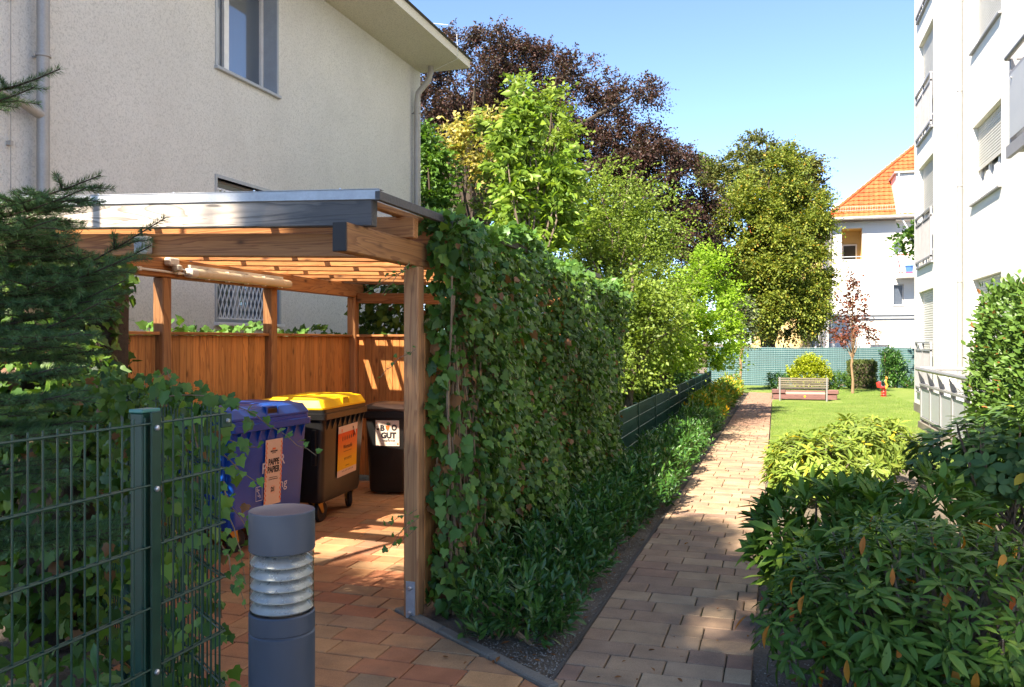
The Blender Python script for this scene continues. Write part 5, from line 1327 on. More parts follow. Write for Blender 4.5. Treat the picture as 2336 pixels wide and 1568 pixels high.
# unseen tree behind the viewer, crown clumps placed to shade the court
tree('shade_tree', 'tall unseen tree behind the viewer, crown shaped to shade the court', (-5.8, -12.2, 0), (-5.8, -10.4, 14.0),
     [((-5.80, -5.90, 14.00), (0.60, 0.80, .9)), ((-5.80, -7.00, 14.00), (0.66, 0.75, .8)), ((-6.05, -7.55, 14.00), (0.40, 0.50, .6)), ((-3.95, -9.0, 14.0), (.75, .6, .5)), ((-3.0, -8.5, 14.0), (.55, .45, .5)), ((-3.3, -9.8, 14.0), (.8, .6, .5)), ((-2.3, -9.2, 14.0), (.6, .5, .4)), ((-5.20, -8.05, 14.00), (0.62, 0.55, .6)), ((-4.75, -9.3, 14.0), (.45, .45, .5)), ((-6.20, -8.90, 14.00), (0.85, 0.90, .8)), ((-3.6, -7.6, 14.0), (.65, .5, .5)), ((-2.9, -7.2, 14.0), (.5, .4, .4)), ((-6.80, -10.30, 14.00), (1.10, 1.10, .9)), ((-5.60, -10.40, 14.00), (1.10, 1.10, .9)), ((-4.70, -10.90, 14.00), (0.80, 0.80, .9)), ((-6.40, -12.00, 14.00), (1.20, 1.10, .9)), ((-5.20, -12.20, 14.00), (1.10, 1.10, .9)), ((-6.60, -13.40, 14.00), (1.10, 1.10, .9)), ((-7.20, -10.60, 14.00), (1.10, 1.00, .9)), ((-7.30, -12.10, 14.00), (1.20, 1.10, .9)), ((-7.6, -9.15, 14.00), (.85, .5, .6)), ((-8.6, -10.2, 14.00), (.9, .75, .8)), ((-8.3, -11.3, 14.00), (.9, .9, .9))], 6400, 8, .24, G['green'], 34, slen=.7, r0=.34, nlimb=26, shell=.15, clump=150)

# ================================================================ shrubs
def shrub(name, label, base, ells, ns, nl, size, mat, seed, tm=T_mid, slen=.3, droop=.15, group=None, upb=.5, shell=.45, flat=False, spread=45, stems=10, cat='shrub', objs=0, low=.02, jitter=.3, tms=None):
    rng = np.random.default_rng(seed); t = thing(name, label, cat, base, 0, group)
    P, D = blob_points(ns, ells, rng, shell)
    D = unit(D*.8 + np.array([0, 0, upb]) + rng.normal(size=P.shape)*.25)
    L = sprays(P - D*slen*.5, D, slen*(1+rng.uniform(-.3, .3, len(P))), nl, size, rng, droop=droop, spread=spread, flat=flat, jitter=jitter)
    k = L[0][:, 2] > low; L = [x[k] for x in L]
    if objs: A, L = near_split(L, objs); fol_objs(tms or [tm], A, mat, t)
    fol('foliage', tm, L, mat, t)
    if stems:
        mb = MB(); b = Vector(base)
        for p in P[rng.choice(len(P), min(stems, len(P)), replace=False)]:
            e = Vector(p); o = b + Vector((rng.normal()*.06, rng.normal()*.06, -.02)); m = o.lerp(e, .5) + Vector((rng.normal()*.05, rng.normal()*.05, .05))
            mb.tube([o, m, e], [.012, .009, .004], 5)
        mb.build('stems', M['stem'], t); kind(t.children[-1], 'stuff')
    return t
# cherry laurels along the bed, nearest first
ordw = ['nearest', 'second', 'third', 'fourth', 'fifth', 'sixth', 'seventh', 'eighth', 'ninth', 'tenth', 'eleventh', 'twelfth', 'thirteenth', 'fourteenth', 'fifteenth', 'sixteenth', 'seventeenth', 'eighteenth', 'nineteenth', 'twentieth', 'twenty-first', 'twenty-second', 'twenty-third', 'twenty-fourth']
yy = 4.74; i = 0; r_ = random.Random(3)
while yy < 28.6 and i < 24:
    far = yy > 17.5
    h = .27 + .06*min(1, (yy-5)/4) + (.07 if far else 0) + r_.uniform(-.03, .03)
    xc = (-1.60 + .21*min(1, (yy-5)/4) + r_.uniform(-.03, .03)) if i else -1.47
    w = .34 if yy < 8 else .33
    name = 'yellowing laurel' if far else 'cherry laurel'
    lab = ('nearest' if i == 0 else ordw[i] if i < 8 else ordw[i]) + (' low ' + name + ' shrub along the path bed' + (', at the kerb' if i == 0 else ', counted from the kerb'))
    step = .62 if yy < 9 else 1.1 if yy < 17 else 1.7
    near = yy < 9
    shrub('laurel_shrub', lab, (xc, yy, 0), [((xc, yy, h*.75), (w+.05, step*.62, h*.85)), ((xc+.08, yy+.15, h*.6), (w, step*.5, h*.6))], 150 if near else 220, 11 if near else 9,
          .085 if near else .10 if not far else .12, G['laurel'] if not far else G['laurely'], 100+i, T_laurel, slen=.2, droop=.05, upb=1.3, shell=.3, spread=38, group='laurels along the path', objs=110 if i < 3 else 0, stems=8)
    yy += step; i += 1
# shrubs behind the privacy fence
shrub('fence_shrub', 'dark leafy shrub pressed behind the first panels of the privacy fence', (-2.9, 12.8, 0), [((-2.75, 12.3, .75), (.5, .8, .75)), ((-2.8, 13.8, .7), (.5, .9, .75))], 520, 9, .10, G['green'], 140, T_small, slen=.35, shell=.3)
shrub('fence_shrub', 'olive shrub with brown seed heads behind the middle of the privacy fence', (-2.9, 17, 0), [((-2.8, 16.2, .7), (.5, 1.2, .65)), ((-2.8, 18.6, .75), (.5, 1.3, .7))], 520, 9, .10, G['hedge'], 141, T_small, slen=.35, shell=.3)
shrub('fence_shrub', 'dense dark shrub behind the far end of the privacy fence', (-2.9, 23, 0), [((-2.8, 22.5, .8), (.6, 2.4, .8)), ((-2.9, 26.5, 1.0), (.7, 2.4, 1.0))], 620, 9, .14, G['green'], 142, T_small, slen=.4, shell=.3)
shrub('hornbeam_bush', 'bank of light green hornbeam bushes standing tall behind the privacy fence', (-3.0, 18, 0), [((-2.95, 13.6, 1.35), (.45, 1.4, .75)), ((-2.95, 16.4, 1.4), (.45, 1.6, .85)), ((-2.95, 19.4, 1.4), (.45, 1.7, .9)), ((-2.95, 22.6, 1.4), (.45, 1.8, .9)), ((-2.9, 26.2, 1.4), (.45, 2.0, .95))], 1500, 10, .095, G['hornbeam'], 145, T_small, slen=.5, shell=.35, droop=.35, flat=True)
shrub('garden_thicket', 'shaded thicket of greenery under the hornbeams beyond the fence', (-4.2, 17, 0), [((-4.0, 13.5, 1.1), (.9, 1.8, 1.4)), ((-4.0, 17.5, 1.2), (.9, 2.0, 1.6)), ((-4.0, 21.5, 1.3), (.9, 2.2, 1.8)), ((-3.9, 26, 1.4), (1, 2.5, 1.9))], 2600, 9, .15, G['limedark'], 143, T_small, slen=.45, shell=.2)
# shrubs at the back of the lawn
def back(u, Z): return tuple(g0(u, Z))
b_ = back(1845, 30.5); shrub('golden_shrub', 'golden-yellow rounded shrub behind the bench', b_, [((b_[0], b_[1], .55), (.80, .5, .5)), ((b_[0]+.05, b_[1], .95), (.48, .35, .3))], 620, 9, .10, G['yshrub'], 150, T_small, slen=.25, upb=.9)
b_ = back(1765, 30.5); shrub('laurel_bush', 'dark laurel bush left of the golden shrub', b_, [((b_[0]+.1, b_[1], .3), (.4, .4, .33))], 160, 9, .10, G['laurel'], 151, T_laurel, slen=.2)
b_ = back(1912, 30.5); shrub('laurel_bush', 'green laurel bush between the golden shrub and the clipped hedge block', b_, [((b_[0], b_[1], .3), (.5, .4, .33))], 200, 9, .10, G['green'], 152, T_laurel, slen=.2)
b_ = back(2036, 31.5); shrub('laurel_bush', 'tall loose laurel bush behind the spring rocker', b_, [((b_[0], b_[1], .75), (.45, .4, .62)), ((b_[0]-.1, b_[1], 1.2), (.3, .3, .3))], 260, 9, .13, G['laurel'], 153, T_laurel, slen=.28)
b_ = back(2075, 31); shrub('laurel_bush', 'small laurel bush next to the corner of the white building', b_, [((b_[0], b_[1], .25), (.3, .3, .3))], 90, 9, .10, G['laurel'], 154, T_laurel, slen=.2)
b_ = back(1966, 31); rng = np.random.default_rng(160)
t = thing('clipped_hedge_block', 'brownish clipped box-shaped hedge block beside the young red maple', 'hedge', b_)
n = 4200; P = np.stack([rng.uniform(-.44, .44, n), rng.uniform(-.4, .4, n), rng.uniform(.03, .98, n)], 1); ax = rng.integers(0, 5, n); 
for k, (a, v) in enumerate(((0, -.44), (0, .44), (1, -.4), (1, .4), (2, .98))): P[ax == k, a] = v + rng.normal(size=(ax == k).sum())*.03
fol('foliage', T_small, [P + np.array(b_), rdirs(n, rng) + np.array([0, 0, .4]), rdirs(n, rng), rng.uniform(.05, .08, n)], G['clipped'], t)
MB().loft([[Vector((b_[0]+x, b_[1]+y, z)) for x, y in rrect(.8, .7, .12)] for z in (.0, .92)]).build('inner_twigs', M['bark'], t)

# tall clipped hedge at the right
t = thing('tall_hedge', 'tall clipped glossy hedge in front of the terrace railing', 'hedge', (2.7, 9.8, 0)); rng = np.random.default_rng(170)
hx0, hx1, hy0, hy1, hz = 2.14, 3.2, 7.6, 10.6, 2.24
n = 19000; P = np.stack([rng.uniform(hx0, hx1, n), rng.uniform(hy0, hy1, n), rng.uniform(.05, hz, n)], 1)
face = rng.random(n); NR = np.zeros((n, 3))
a = face < .52; P[a, 0] = hx0 + rng.normal(size=a.sum())*.05; NR[a] = (-1, 0, .3)
b = (face >= .52) & (face < .72); P[b, 1] = hy0 + rng.normal(size=b.sum())*.05; NR[b] = (0, -1, .3)
c = (face >= .72) & (face < .86); P[c, 2] = hz + rng.normal(size=c.sum())*.05; NR[c] = (0, 0, 1)
d_ = face >= .86; P[d_, 1] = hy1 + rng.normal(size=d_.sum())*.06; NR[d_] = (0, 1, .3)
rnd_ = np.clip((P[:, 2]-hz+.35)/.35, 0, 1); P[:, 0] += np.where(a, rnd_**2*.22, 0)           # shoulder rounded
P[:, 0] += .05*np.sin(P[:, 1]*5)*np.sin(P[:, 2]*4)
L = [P, unit(NR + rdirs(n, rng)*.9 + np.array([0, 0, .5])), unit(NR*.6 + np.array([0, 0, .6]) + rdirs(n, rng)*.8), rng.uniform(.05, .085, n)]
A, L = near_split(L, 200); fol_objs([T_mid], A, G['hedge'], t); fol('foliage', T_mid, L, G['hedge'], t)
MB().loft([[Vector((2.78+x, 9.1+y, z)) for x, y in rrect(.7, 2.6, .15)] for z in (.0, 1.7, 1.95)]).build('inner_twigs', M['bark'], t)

# ================================================================ rhododendrons
def rhodo(name, label, base, domes, nr, size, mat, seed, tm, tms, objs, leaves=9, pitch=(-15, 35), old=0, stem_h=.1, stems=40, low=.04, group='rhododendrons right of the path'):
    rng = np.random.default_rng(seed); t = thing(name, label, 'rhododendron', base, 0, group)
    P, D = blob_points(nr*2, domes, rng, .72); k = P[:, 2] > low; P = P[k][:nr]; D = D[k][:nr]
    A = unit(D*.75 + np.array([0, 0, .75]) + rng.normal(size=P.shape)*.18)     # rosette axis
    n = len(P); ref = unit(np.cross(A, rng.normal(size=A.shape))); ref2 = np.cross(A, ref)
    ph = np.arange(leaves)[None, :]*(2.4) + rng.uniform(0, 6.28, (n, 1)) + rng.normal(size=(n, leaves))*.15
    el_ = np.radians(rng.uniform(pitch[0], pitch[1], (n, leaves)))
    rd = ref[:, None]*np.cos(ph)[..., None] + ref2[:, None]*np.sin(ph)[..., None]
    ld = rd*np.cos(el_)[..., None] + A[:, None]*np.sin(el_)[..., None]
    nr_ = A[:, None]*np.cos(el_)[..., None] - rd*np.sin(el_)[..., None] + rng.normal(size=rd.shape)*.15
    pos = P[:, None] + rd*.012 + A[:, None]*(rng.uniform(-.05, .02, (n, leaves))[..., None])
    s = size*rng.uniform(.6, 1.1, (n, leaves))*rng.uniform(.75, 1.2, (n, 1))
    L = [pos.reshape(-1, 3), ld.reshape(-1, 3), nr_.reshape(-1, 3), s.ravel()]
    k = L[0][:, 2] > low; L = [x[k] for x in L]
    if objs: Ao, L = near_split(L, objs); fol_objs(tms, Ao, mat, t)
    fol('foliage', tm, L, mat, t)
    if old:
        ii = rng.choice(n, min(old, n), replace=False)
        Lo = [P[ii] + D[ii]*.035 - np.array([0, 0, .02]) + rng.normal(size=(len(ii), 3))*.02, unit(D[ii]*.6 + np.array([0, 0, -.9]) + rng.normal(size=(len(ii), 3))*.3), unit(D[ii] + rng.normal(size=(len(ii), 3))*.3), rng.uniform(.75, 1.05, len(ii))*size]
        fol_objs(tms, Lo, G['rhodoold'], t, 'old_leaf')
        bl = [P[:, :] + A*.01, A, ref, np.full(n, size*.16)]
        fol('buds', leaf_tmpl(.45, 3, .3, 0), bl, G['rhodoyel'], t)
    mb = MB(); b = Vector(base)
    for p, ax in zip(P[:stems], A[:stems]):
        e = Vector(p); o = b + Vector((rng.normal()*.14, rng.normal()*.14, -.02)); m = o.lerp(e - Vector(ax)*.15, .55) + Vector((rng.normal()*.06, rng.normal()*.06, -.02))
        mb.tube([o, o.lerp(m, .5)+Vector((rng.normal()*.02, rng.normal()*.02, .02)), m, e-Vector(ax)*.07, e], [.016, .014, .011, .006, .004], 5)
    kind(mb.build('stems', M['barkgrey'], t, smooth=True), 'stuff')
    return t
TR = [T_rhodo, T_rhodo2]
rhodo('rhododendron', 'dark green rhododendron with orange old leaves, nearest to the viewer', (.72, 4.55, 0), [((.70, 4.55, .48), (.72, .62, .42)), ((.33, 4.35, .36), (.44, .42, .32)), ((1.15, 4.5, .52), (.6, .55, .44)), ((.25, 4.95, .45), (.34, .35, .36))], 470, .108, G['rhodo'], 201, T_rhodo, TR, 300, pitch=(-25, 30), old=60, low=.16, stems=110)
rhodo('rhododendron', 'rhododendron with long upright dark leaves leaning over the path edge', (.45, 5.9, 0), [((.42, 5.8, .46), (.60, .55, .42)), ((.80, 5.9, .52), (.5, .5, .42)), ((1.15, 5.6, .50), (.45, .45, .42))], 300, .155, G['rhodo'], 202, T_rhodo, TR, 300, leaves=10, pitch=(25, 65), low=.15, stems=30)
rhodo('rhododendron', 'tall open rhododendron with rounded leaves in front of the tall hedge', (1.55, 6.6, 0), [((1.5, 6.5, .95), (.65, .55, .30)), ((1.85, 6.9, 1.0), (.6, .6, .36)), ((1.3, 7.1, 1.05), (.25, .25, .26)), ((1.35, 5.7, .62), (.5, .4, .35)), ((1.7, 6.0, .7), (.5, .4, .4))], 300, .10, G['rhodoround'], 203, T_round, [T_round], 200, leaves=9, pitch=(-10, 20), low=.3, stems=50)
rhodo('rhododendron', 'pale yellow-green sunlit rhododendron beside the lawn', (.95, 11.3, 0), [((.38, 10.0, .36), (.52, .8, .38)), ((1.05, 10.8, .50), (.6, .7, .38)), ((1.6, 10.6, .44), (.55, .7, .38)), ((.95, 11.0, .82), (.28, .25, .24))], 520, .13, G['rhodoyel'], 204, T_rhodo, TR, 120, leaves=9, pitch=(-5, 40), low=.05, stems=40)
rhodo('rhododendron', 'low dark rhododendron seedling at the lower right edge of the bed', (1.0, 3.9, 0), [((.95, 3.9, .16), (.5, .3, .16))], 60, .12, G['rhodo'], 205, T_rhodo, TR, 120, pitch=(5, 40), low=.04, stems=12)

# ================================================================ ivy
def ivy_leaves(P, out, rng, size, hang=.75, tilt=.62):
    n = len(P); d = np.tile(np.array([0, 0, -1.0])*hang, (n, 1)) + out*.45 + rng.normal(size=(n, 3))*.42
    nr = out + np.array([0, -.15, .45]) + rng.normal(size=(n, 3))*tilt
    return [P, d, nr, size*rng.uniform(.55, 1.15, n)]
def tendril(t, pts, rng, size=.05, step=.05, mat=None, r=.003):
    pts = [Vector(p) for p in pts]; fine = []
    for a, b in zip(pts, pts[1:]):
        m = max(2, int((b-a).length/.04)); fine += [a.lerp(b, k/m) + Vector(rng.normal(size=3)*.004) for k in range(m)]
    fine.append(pts[-1]); MB().tube(fine, [r*(1-.6*k/len(fine)) for k in range(len(fine))], 5).build('tendril', M['stem'], t)
    P = np.array([tuple(fine[k]) for k in range(0, len(fine), max(1, int(step/.04)))]); n = len(P)
    P = P + rng.normal(size=P.shape)*.012 + np.array([0, 0, .012])
    dirs = rng.normal(size=(n, 3))*.8 + np.array([.25, -.4, -.1]); nr = np.array([.3, -.7, .8]) + rng.normal(size=(n, 3))*.4
    fol_objs([T_ivy, T_ivy2], [P, dirs, nr, size*rng.uniform(.6, 1.1, n)], mat or G['ivyfreshlit'], t)
rng = np.random.default_rng(301)
iv = thing('ivy_wall', 'dense wall of dark ivy covering the path side of the bin shelter', 'ivy', (-1.98, 8, 0))
y0i, y1i, zt = 5.04, 11.1, 2.47
def bulge(y, z): return .06*np.sin(y*2.1+z*1.7)+.05*np.sin(y*4.3-z*3.1)+.04*np.sin(z*5+y*.7) + .10*np.sin(np.clip((y-y0i)/(y1i-y0i), 0, 1)*math.pi)
n = 27000; Y = y0i + (y1i-y0i)*rng.random(n)**1.15; Z = rng.uniform(.03, 1, n)*(zt-.11*np.clip((Y-6.5)/4.6, 0, 1))
keep = ~((Y < 5.7) & (Z < 1.7) & (rng.random(n) < .75*np.clip((5.7-Y)/.4, 0, 1))); Y = Y[keep]; Z = Z[keep]; n = len(Y)
X = -2.12 + 1.25*bulge(Y, Z) + .24*rng.random(n)**1.7 + .05*np.exp(-((Z-.2)/.4)**2)
X = X - np.clip((Y-10.9)/.45, 0, 1)**2*.25
L1 = ivy_leaves(np.stack([X, Y, Z], 1), np.array([1.0, -.15, 0]) + rng.normal(size=(n, 3))*.12, rng, .058*(.7+.55*rng.random(n)))
n2 = 3800; Y = rng.uniform(5.0, y1i, n2); X = rng.uniform(-2.35, -1.9, n2); Z = zt - .12*np.clip((Y-6.5)/4.6, 0, 1) + .03 + .07*np.sin(Y*3.1)*np.sin(X*9) + rng.uniform(-.05, .07, n2) + .05*np.sin(Y*1.2)
L2 = ivy_leaves(np.stack([X, Y, Z], 1), np.tile(np.array([.35, -.2, 1.0]), (n2, 1)), rng, .07, hang=.1)
n3 = 330; Y = rng.uniform(4.99, 5.1, n3); Z = rng.random(n3)**.8*2.45; X = -2.08 + rng.uniform(-.03, .13, n3)
k = (rng.random(n3) < .65) | (Z > 2.1); X, Y, Z = X[k], Y[k], Z[k]
L3 = ivy_leaves(np.stack([X, Y, Z], 1), np.tile(np.array([.5, -.9, .1]), (len(X), 1)), rng, .085)
L4y = rng.uniform(10.5, 11.15, 500); L4 = ivy_leaves(np.stack([-2.15+rng.uniform(-.3, .15, 500), L4y, rng.uniform(.1, 2.3, 500)], 1), np.tile(np.array([.5, .8, .1]), (500, 1)), rng, .09)
Lall = cat_l(L1, L2, L3, L4); A, B = near_split(Lall, 300)
fol_objs([T_ivy, T_ivy2, T_ivy3], A, G['ivy'], iv); 
half = len(B[0])//2; ix = rng.permutation(len(B[0]))
hi = B[0][:, 2] > 2.41 - .11*np.clip((B[0][:, 1]-6.5)/4.6, 0, 1); fol('crest_foliage', T_ivy, [x[hi] for x in B], G['ivyfreshlit'], iv); B = [x[~hi] for x in B]; half = len(B[0])//2; ix = rng.permutation(len(B[0]))  # crest takes the lighter leaf colour in place of sunlight
fol('foliage', T_ivy, [x[ix[:half]] for x in B], G['ivy'], iv); fol('foliage', T_ivy2, [x[ix[half:]] for x in B], G['ivy'], iv)
sm = MB()
for k in range(60):
    yb_, z = 5.06+abs(rng.normal())*.35, rng.uniform(.9, 2.2); xb = -2.08+rng.uniform(0, .12)
    pts_ = [Vector((xb+rng.normal()*.02, yb_+rng.normal()*.035, z*j/6)) for j in range(7)]; sm.tube(pts_, [rng.uniform(.004, .010)]*7, 5)
kind(sm.build('stems', M['stem'], iv), 'stuff')
dl = 60; Lb = ivy_leaves(np.stack([-2.03+rng.uniform(-.03, .09, dl), rng.uniform(5.0, 5.8, dl), rng.uniform(.1, 2.0, dl)], 1), np.tile(np.array([.8, -.5, .2]), (dl, 1)), rng, .085); fol_objs([T_ivy2], Lb, G['deadleaf'], iv, 'dead_leaf')
fr_ = 150; Lf = ivy_leaves(np.stack([-2.02+rng.uniform(-.02, .16, fr_), rng.uniform(4.95, 5.5, fr_), rng.random(fr_)**1.6*1.1+.04], 1), np.tile(np.array([.5, -.8, .35]), (fr_, 1)), rng, .09); fol_objs([T_ivy, T_ivy2], Lf, G['ivyfreshlit'], iv, 'young_leaf')
for pts_ in ([(945, 800, 5.2), (905, 822, 5.1), (868, 862, 5.05)], [(950, 1165, 5.2), (915, 1180, 5.1), (878, 1200, 5.0)], [(955, 1180, 5.15), (915, 1215, 5.05), (885, 1258, 5.0)], [(948, 1210, 5.2), (925, 1225, 5.1), (905, 1250, 5.1)]):
    tendril(iv, [at(*p) for p in pts_], rng, .042, .06)
for pts_ in ([(935, 600, 5.1), (895, 645, 5.0), (870, 675, 5.0)], [(935, 610, 5.2), (880, 640, 5.1), (832, 668, 5.05)]): tendril(iv, [at(*p) for p in pts_], rng, .04, .06)
# ivy hanging in the back of the shelter
ib = thing('hanging_ivy', 'dark ivy curtain hanging behind the back corner of the shelter', 'ivy', (-3.9, 9.9, 0))
n = 2800; P = np.stack([rng.uniform(-5.3, -2.2, n), 9.9+rng.uniform(-.1, .4, n), rng.uniform(1.5, 2.5, n)], 1)
fol('foliage', T_ivy, ivy_leaves(P, np.tile(np.array([.1, -1, .1]), (n, 1)), rng, .10), G['ivy'], ib)
# ivy along the left outside of the shelter, showing above the boards
il = thing('ivy_hedge', 'strip of ivy growing up outside the left boards of the shelter', 'ivy', (-5.3, 7.5, 0))
n = 1300; Y = rng.uniform(5.3, 10, n); P = np.stack([-5.32+rng.uniform(-.15, .1, n), Y, np.minimum(rng.uniform(.9, 2.0, n), 1.88+.07*np.sin(Y*5))], 1)
fol('foliage', T_ivy, ivy_leaves(P, np.tile(np.array([-.3, -.4, .5]), (n, 1)), rng, .09), G['ivyfreshlit'], il)
# ivy thicket at the left, before the shelter
ik = thing('ivy_thicket', 'sunlit ivy thicket climbing the left front of the shelter', 'ivy', (-4.9, 4.6, 0))
ells = [((-4.95, 4.75, 1.5), (.55, .75, .98)), ((-5.3, 4.0, 1.55), (.6, .6, .95)), ((-4.5, 4.35, 1.0), (.6, .5, .85)), ((-4.0, 3.95, .75), (.55, .45, .75)), ((-5.9, 3.9, 1.7), (.7, .7, .95)), ((-4.7, 5.05, 2.2), (.35, .4, .32))]
P, D = blob_points(10500, ells, rng, .78); k = (P[:, 2] > .03) & ~((P[:, 0] > -4.75) & (P[:, 1] > 5.0) & (P[:, 2] < 2.5)); P, D = P[k], D[k]
Lk = ivy_leaves(P, D, rng, .085, hang=.6); A, B = near_split(Lk, 300); fol_objs([T_ivy, T_ivy2, T_ivy3], A, G['ivy'], ik); fol('foliage', T_ivy, B, G['ivy'], ik)
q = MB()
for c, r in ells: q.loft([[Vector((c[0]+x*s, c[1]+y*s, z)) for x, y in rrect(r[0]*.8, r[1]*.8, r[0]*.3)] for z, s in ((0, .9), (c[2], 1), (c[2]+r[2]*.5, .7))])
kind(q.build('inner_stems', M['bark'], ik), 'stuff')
# ivy on the return fence
ir = thing('fence_ivy', 'ivy tangled over the green return fence beside the bollard light', 'ivy', (-2.9, 3.3, 0))
n = 2500; s = rng.random(n)**.8; Z = 1.54*rng.random(n)**np.where(rng.random(n) < .6, .35, 1.0); P = np.stack([-2.02-2.3*s, 2.74+1.62*s, Z], 1) + rng.normal(size=(n, 3))*np.array([.07, .07, .03]) + np.array([-.02, .05, 0])
k = P[:, 2] > .03; P = P[k]
Lr = ivy_leaves(P, np.tile(np.array([.55, -.8, .1]), (len(P), 1)), rng, .062); A, B = near_split(Lr, 280); fol_objs([T_ivy, T_ivy2], A, G['ivy'], ir); fol('foliage', T_ivy2, B, G['ivy'], ir)
for pts_ in ([(385, 905, 3.6), (470, 900, 3.6), (560, 935, 3.55), (640, 985, 3.5), (722, 1040, 3.45)], [(500, 1030, 3.5), (545, 1075, 3.45), (600, 1108, 3.4)], [(505, 1100, 3.4), (530, 1160, 3.35), (560, 1200, 3.3)], [(510, 1120, 3.35), (540, 1230, 3.3), (560, 1330, 3.3)], [(500, 1000, 3.5), (540, 1010, 3.5), (598, 1020, 3.5)], [(505, 1240, 3.3), (530, 1300, 3.25), (560, 1390, 3.25)], [(440, 960, 3.4), (460, 1050, 3.4), (470, 1180, 3.4)], [(360, 860, 3.9), (380, 850, 3.9), (400, 880, 3.8)]):
    tendril(ir, [at(*p) for p in pts_], rng, .042, .045)
shrub('leafy_plant', 'broad-leaved evergreen behind the wire fence at ground level', (-2.35, 2.3, 0), [((-2.35, 1.9, .28), (.25, .7, .32)), ((-2.3, 2.6, .2), (.2, .3, .25))], 110, 9, .13, G['laurel'], 310, T_laurel, slen=.25, upb=1.0, cat='shrub', stems=8)
n = 1500; P = np.stack([rng.uniform(-4.6, -2.05, n), rng.uniform(.6, 3.6, n), rng.random(n)**1.5*.55+.03], 1); k = P[:, 1] < 2.75 + (-1.95-P[:, 0])/1.42 - .05; P = P[k]
gc = thing('ground_ivy', 'low ivy covering the ground behind the wire fence', 'ivy', (-3, 2, 0))
fol('foliage', T_ivy, ivy_leaves(P, np.tile(np.array([.4, -.6, .8]), (len(P), 1)), rng, .085, hang=.2), G['ivy'], gc)
shrub('weed_clump', 'bright green weed clump at the foot of the bollard light', (-1.62, 2.75, 0), [((-1.66, 2.75, .14), (.14, .14, .16))], 26, 7, .085, G['ivyfreshlit'], 311, T_laurel, slen=.16, upb=1.4, stems=0, cat='weed')

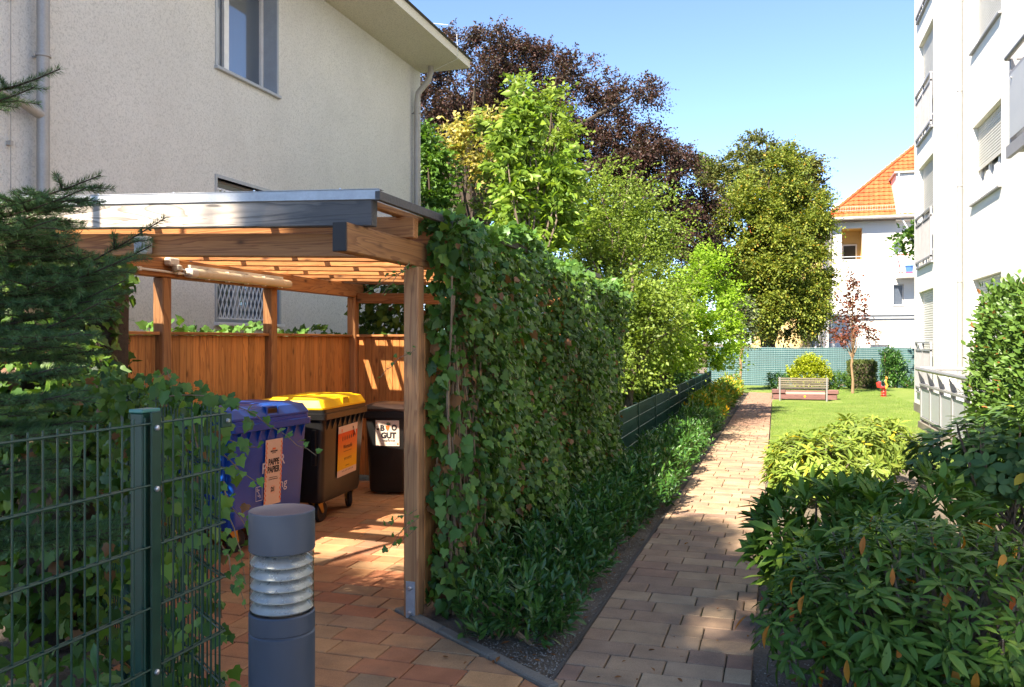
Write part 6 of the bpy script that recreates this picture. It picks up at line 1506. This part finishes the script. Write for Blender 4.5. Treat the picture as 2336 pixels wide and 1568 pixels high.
# ================================================================ spruce at the left edge
def spruce():
    rng = np.random.default_rng(401)
    base = Vector((-4.6, 2.2, 0)); t = thing('spruce', 'spruce reaching in from the left with bristly dark green branches', 'spruce', base)
    MB().tube([base, base+Vector((.02, .03, 2)), base+Vector((0, 0, 5))], [.11, .08, .02], 10).build('trunk', M['bark'], t, smooth=True)
    wood = MB(); NP = []; ND = []; NL = []
    def twig(pts, r0, dens=1150, nl=.031):
        pts = [Vector(p) for p in pts]; wood.tube(pts, [r0*(1-.7*k/(len(pts)-1)) for k in range(len(pts))], 5)
        for a, b in zip(pts, pts[1:]):
            d = b-a; m = int(d.length*dens); d.normalize()
            u = np.array(d); tt = rng.random(m)[:, None]
            s1 = np.array(d.cross(Vector((0, 0, 1))).normalized()); s2 = np.cross(s1, u)
            ang = rng.uniform(0, 6.28, m); w = np.sin(ang)
            keep = (w > -.35) | (rng.random(m) < .45)
            rd = np.cos(ang)[:, None]*s1 + w[:, None]*s2
            dd = rd*.85 + u*.75 + rng.normal(size=(m, 3))*.12
            P = np.array(a)[None] + tt*np.array(b-a)[None] + rd*r0*.6
            NP.append(P[keep]); ND.append(dd[keep]); NL.append((nl*rng.uniform(.75, 1.15, m))[keep])
    def branch(root, tip, side=5, sag=.08, sl=.32):
        root = Vector(root); tip = Vector(tip); d = tip-root; L = d.length
        pts = [root + d*k/6 + Vector((0, 0, -sag*math.sin(math.pi*k/6)*L + .0)) for k in range(7)]
        twig(pts, .009)
        right = d.cross(Vector((0, 0, 1))).normalized()
        for k in range(side*2):
            f = .22 + .72*(k//2)/side; o = root + d*f + Vector((0, 0, -sag*math.sin(math.pi*f)*L)); s = 1 if k % 2 else -1
            ln = sl*(1.12-f)*1.4*rng.uniform(.7, 1.15) + .07
            dr = (d.normalized()*.8 + right*s*.8 + Vector((0, 0, rng.uniform(-.12, .16)))).normalized()
            e = o + dr*ln; twig([o, o.lerp(e, .5)+Vector((0, 0, .012)), e], .0055)
            if ln > .2:
                for s2 in (-1, 1):
                    o2 = o.lerp(e, .45); r2 = dr.cross(Vector((0, 0, 1))).normalized(); e2 = o2 + (dr*.75 + r2*s2*.7).normalized()*ln*.45; twig([o2, o2.lerp(e2, .5), e2], .004)
    tips = [((-140, 210, 4.0), (137, 158, 3.6)), ((-140, 240, 4.0), (78, 200, 3.7)), ((-160, 470, 4.2), (230, 400, 3.7)), ((-160, 500, 4.1), (195, 430, 3.6)), ((-160, 520, 4.0), (130, 500, 3.5)),
            ((-150, 720, 4.2), (378, 497, 3.75)), ((-120, 720, 4.0), (345, 560, 3.7)), ((-160, 700, 3.9), (300, 585, 3.6)), ((-160, 760, 4.0), (285, 640, 3.6)), ((-160, 800, 4.0), (230, 690, 3.5)), ((-160, 760, 3.7), (180, 760, 3.3)), ((-170, 850, 3.7), (130, 840, 3.3)), ((-170, 900, 3.5), (160, 900, 3.2)),
            ((-150, 960, 3.5), (100, 990, 3.1)), ((-150, 1180, 3.6), (330, 1190, 3.3)), ((-150, 1230, 3.5), (250, 1215, 3.2)), ((-150, 620, 4.2), (200, 600, 3.9)), ((-160, 540, 4.15), (165, 452, 3.85)), ((-160, 560, 4.05), (120, 525, 3.7)), ((-160, 600, 4.1), (175, 555, 3.8)), ((-160, 660, 4.0), (260, 680, 3.6)), ((-160, 940, 3.8), (190, 960, 3.4)), ((-160, 1060, 3.6), (150, 1090, 3.2)), ((-160, 780, 4.2), (215, 800, 3.8))]
    for i, (a, b) in enumerate(tips): branch(at(*a), at(*b), side=5 if i > 1 else 2, sag=.05, sl=.30 if i > 1 else .16)
    wood.build('branch', M['bark'], t); kind(t.children[-1], 'stuff')
    P = np.concatenate(NP); D = np.concatenate(ND); Ls = np.concatenate(NL); n = len(P)
    tm = (np.array([(-.042, 0, 0), (.042, 0, 0), (0.0, 1, 0), (0, .2, .05)], float), [(0, 3, 2), (3, 1, 2)])
    fol('needles', tm, [P, D, rng.normal(size=(n, 3)), Ls], G['needle'], t)
spruce()

# ================================================================ lawn grass, gravel, fallen leaves
rng = np.random.default_rng(501); n = 70000
X = rng.uniform(-.1, 3.6, n); Y = 12.7 + 21*rng.random(n)**1.3
k = ~((X < 1.78) & (Y > 25.3) & (Y < 28.8)) & ~((X > 2.72) & (Y < 19)) & ~((X > 3.28) & (Y < 23.3)); X, Y = X[k], Y[k]; n = len(X)
gr = obj('lawn_grass', fol_mesh('lawn_grass', (np.array([(-.07, 0, 0), (.07, 0, 0), (0, 1, .2)], float), [(0, 1, 2)]), np.stack([X, Y, np.full(n, .014)], 1), np.array([0, 0, 1.0]) + rng.normal(size=(n, 3))*.45, rng.normal(size=(n, 3)), rng.uniform(.02, .045, n), G['grass']), None)
kind(gr, 'stuff'); tag(gr, 'short mown grass blades of the lawn', 'grass')
def pebbles(name, label, x0, x1, y0, y1, n, seed, smin=.004, smax=.011):
    rng = np.random.default_rng(seed)
    v = np.array([(0, 0, 1), (1, 0, 0), (0, 1, 0), (-1, 0, 0), (0, -1, 0), (.2, .1, -.6)], float)*np.array([.5, .42, .35]); f = [(0, 1, 2), (0, 2, 3), (0, 3, 4), (0, 4, 1), (5, 2, 1), (5, 3, 2), (5, 4, 3), (5, 1, 4)]
    P = np.stack([rng.uniform(x0, x1, n), y0 + (y1-y0)*rng.random(n)**1.6, np.full(n, .004)], 1)
    m = m_leaf(name+'_stone', [(.16, .14, .115), (.28, .25, .215), (.40, .375, .335), (.10, .085, .07)], rough=.9, trans=0, spec=.2)
    o = obj(name, fol_mesh(name, (v, f), P, rdirs(n, rng)+np.array([0, 2.0, 0]), np.array([0, 0, 1.0])+rng.normal(size=(n, 3))*.2, rng.uniform(smin, smax, n), m), None); kind(o, 'stuff'); tag(o, label, 'gravel')
pebbles('bed_gravel', 'fine grey gravel and crumbs on the soil left of the path', -1.75, -1.1, 4.15, 14, 9000, 510, .005, .016)
pebbles('bed_crumbs', 'soil crumbs and grit along the right path edge', -.1, .5, 3.0, 7, 3600, 511, .005, .014)
def litter(name, label, x0, x1, y0, y1, n, seed, size=.05):
    rng = np.random.default_rng(seed); P = np.stack([rng.uniform(x0, x1, n), y0+(y1-y0)*rng.random(n)**1.3, rng.uniform(.012, .03, n)], 1)
    o = obj(name, fol_mesh(name, leaf_tmpl(.45, 3, .35, -.15), P, rng.normal(size=(n, 3))*np.array([1, 1, .15]), np.array([0, 0, 1.0])+rng.normal(size=(n, 3))*.35, size*rng.uniform(.5, 1.2, n), G['deadleaf']), None); kind(o, 'stuff'); tag(o, label, 'leaf litter')
litter('fallen_leaves', 'brown fallen leaves scattered on the soil bed left of the path', -1.8, -1.1, 4.2, 13, 170, 512, .045)
litter('path_leaves', 'few small dry leaves lying on the paved path', -1.0, -.15, 4.3, 16, 46, 514, .035)
litter('leaf_litter', 'dry leaves under the rhododendrons right of the path', -.05, 1.5, 3.2, 7, 260, 513, .06)
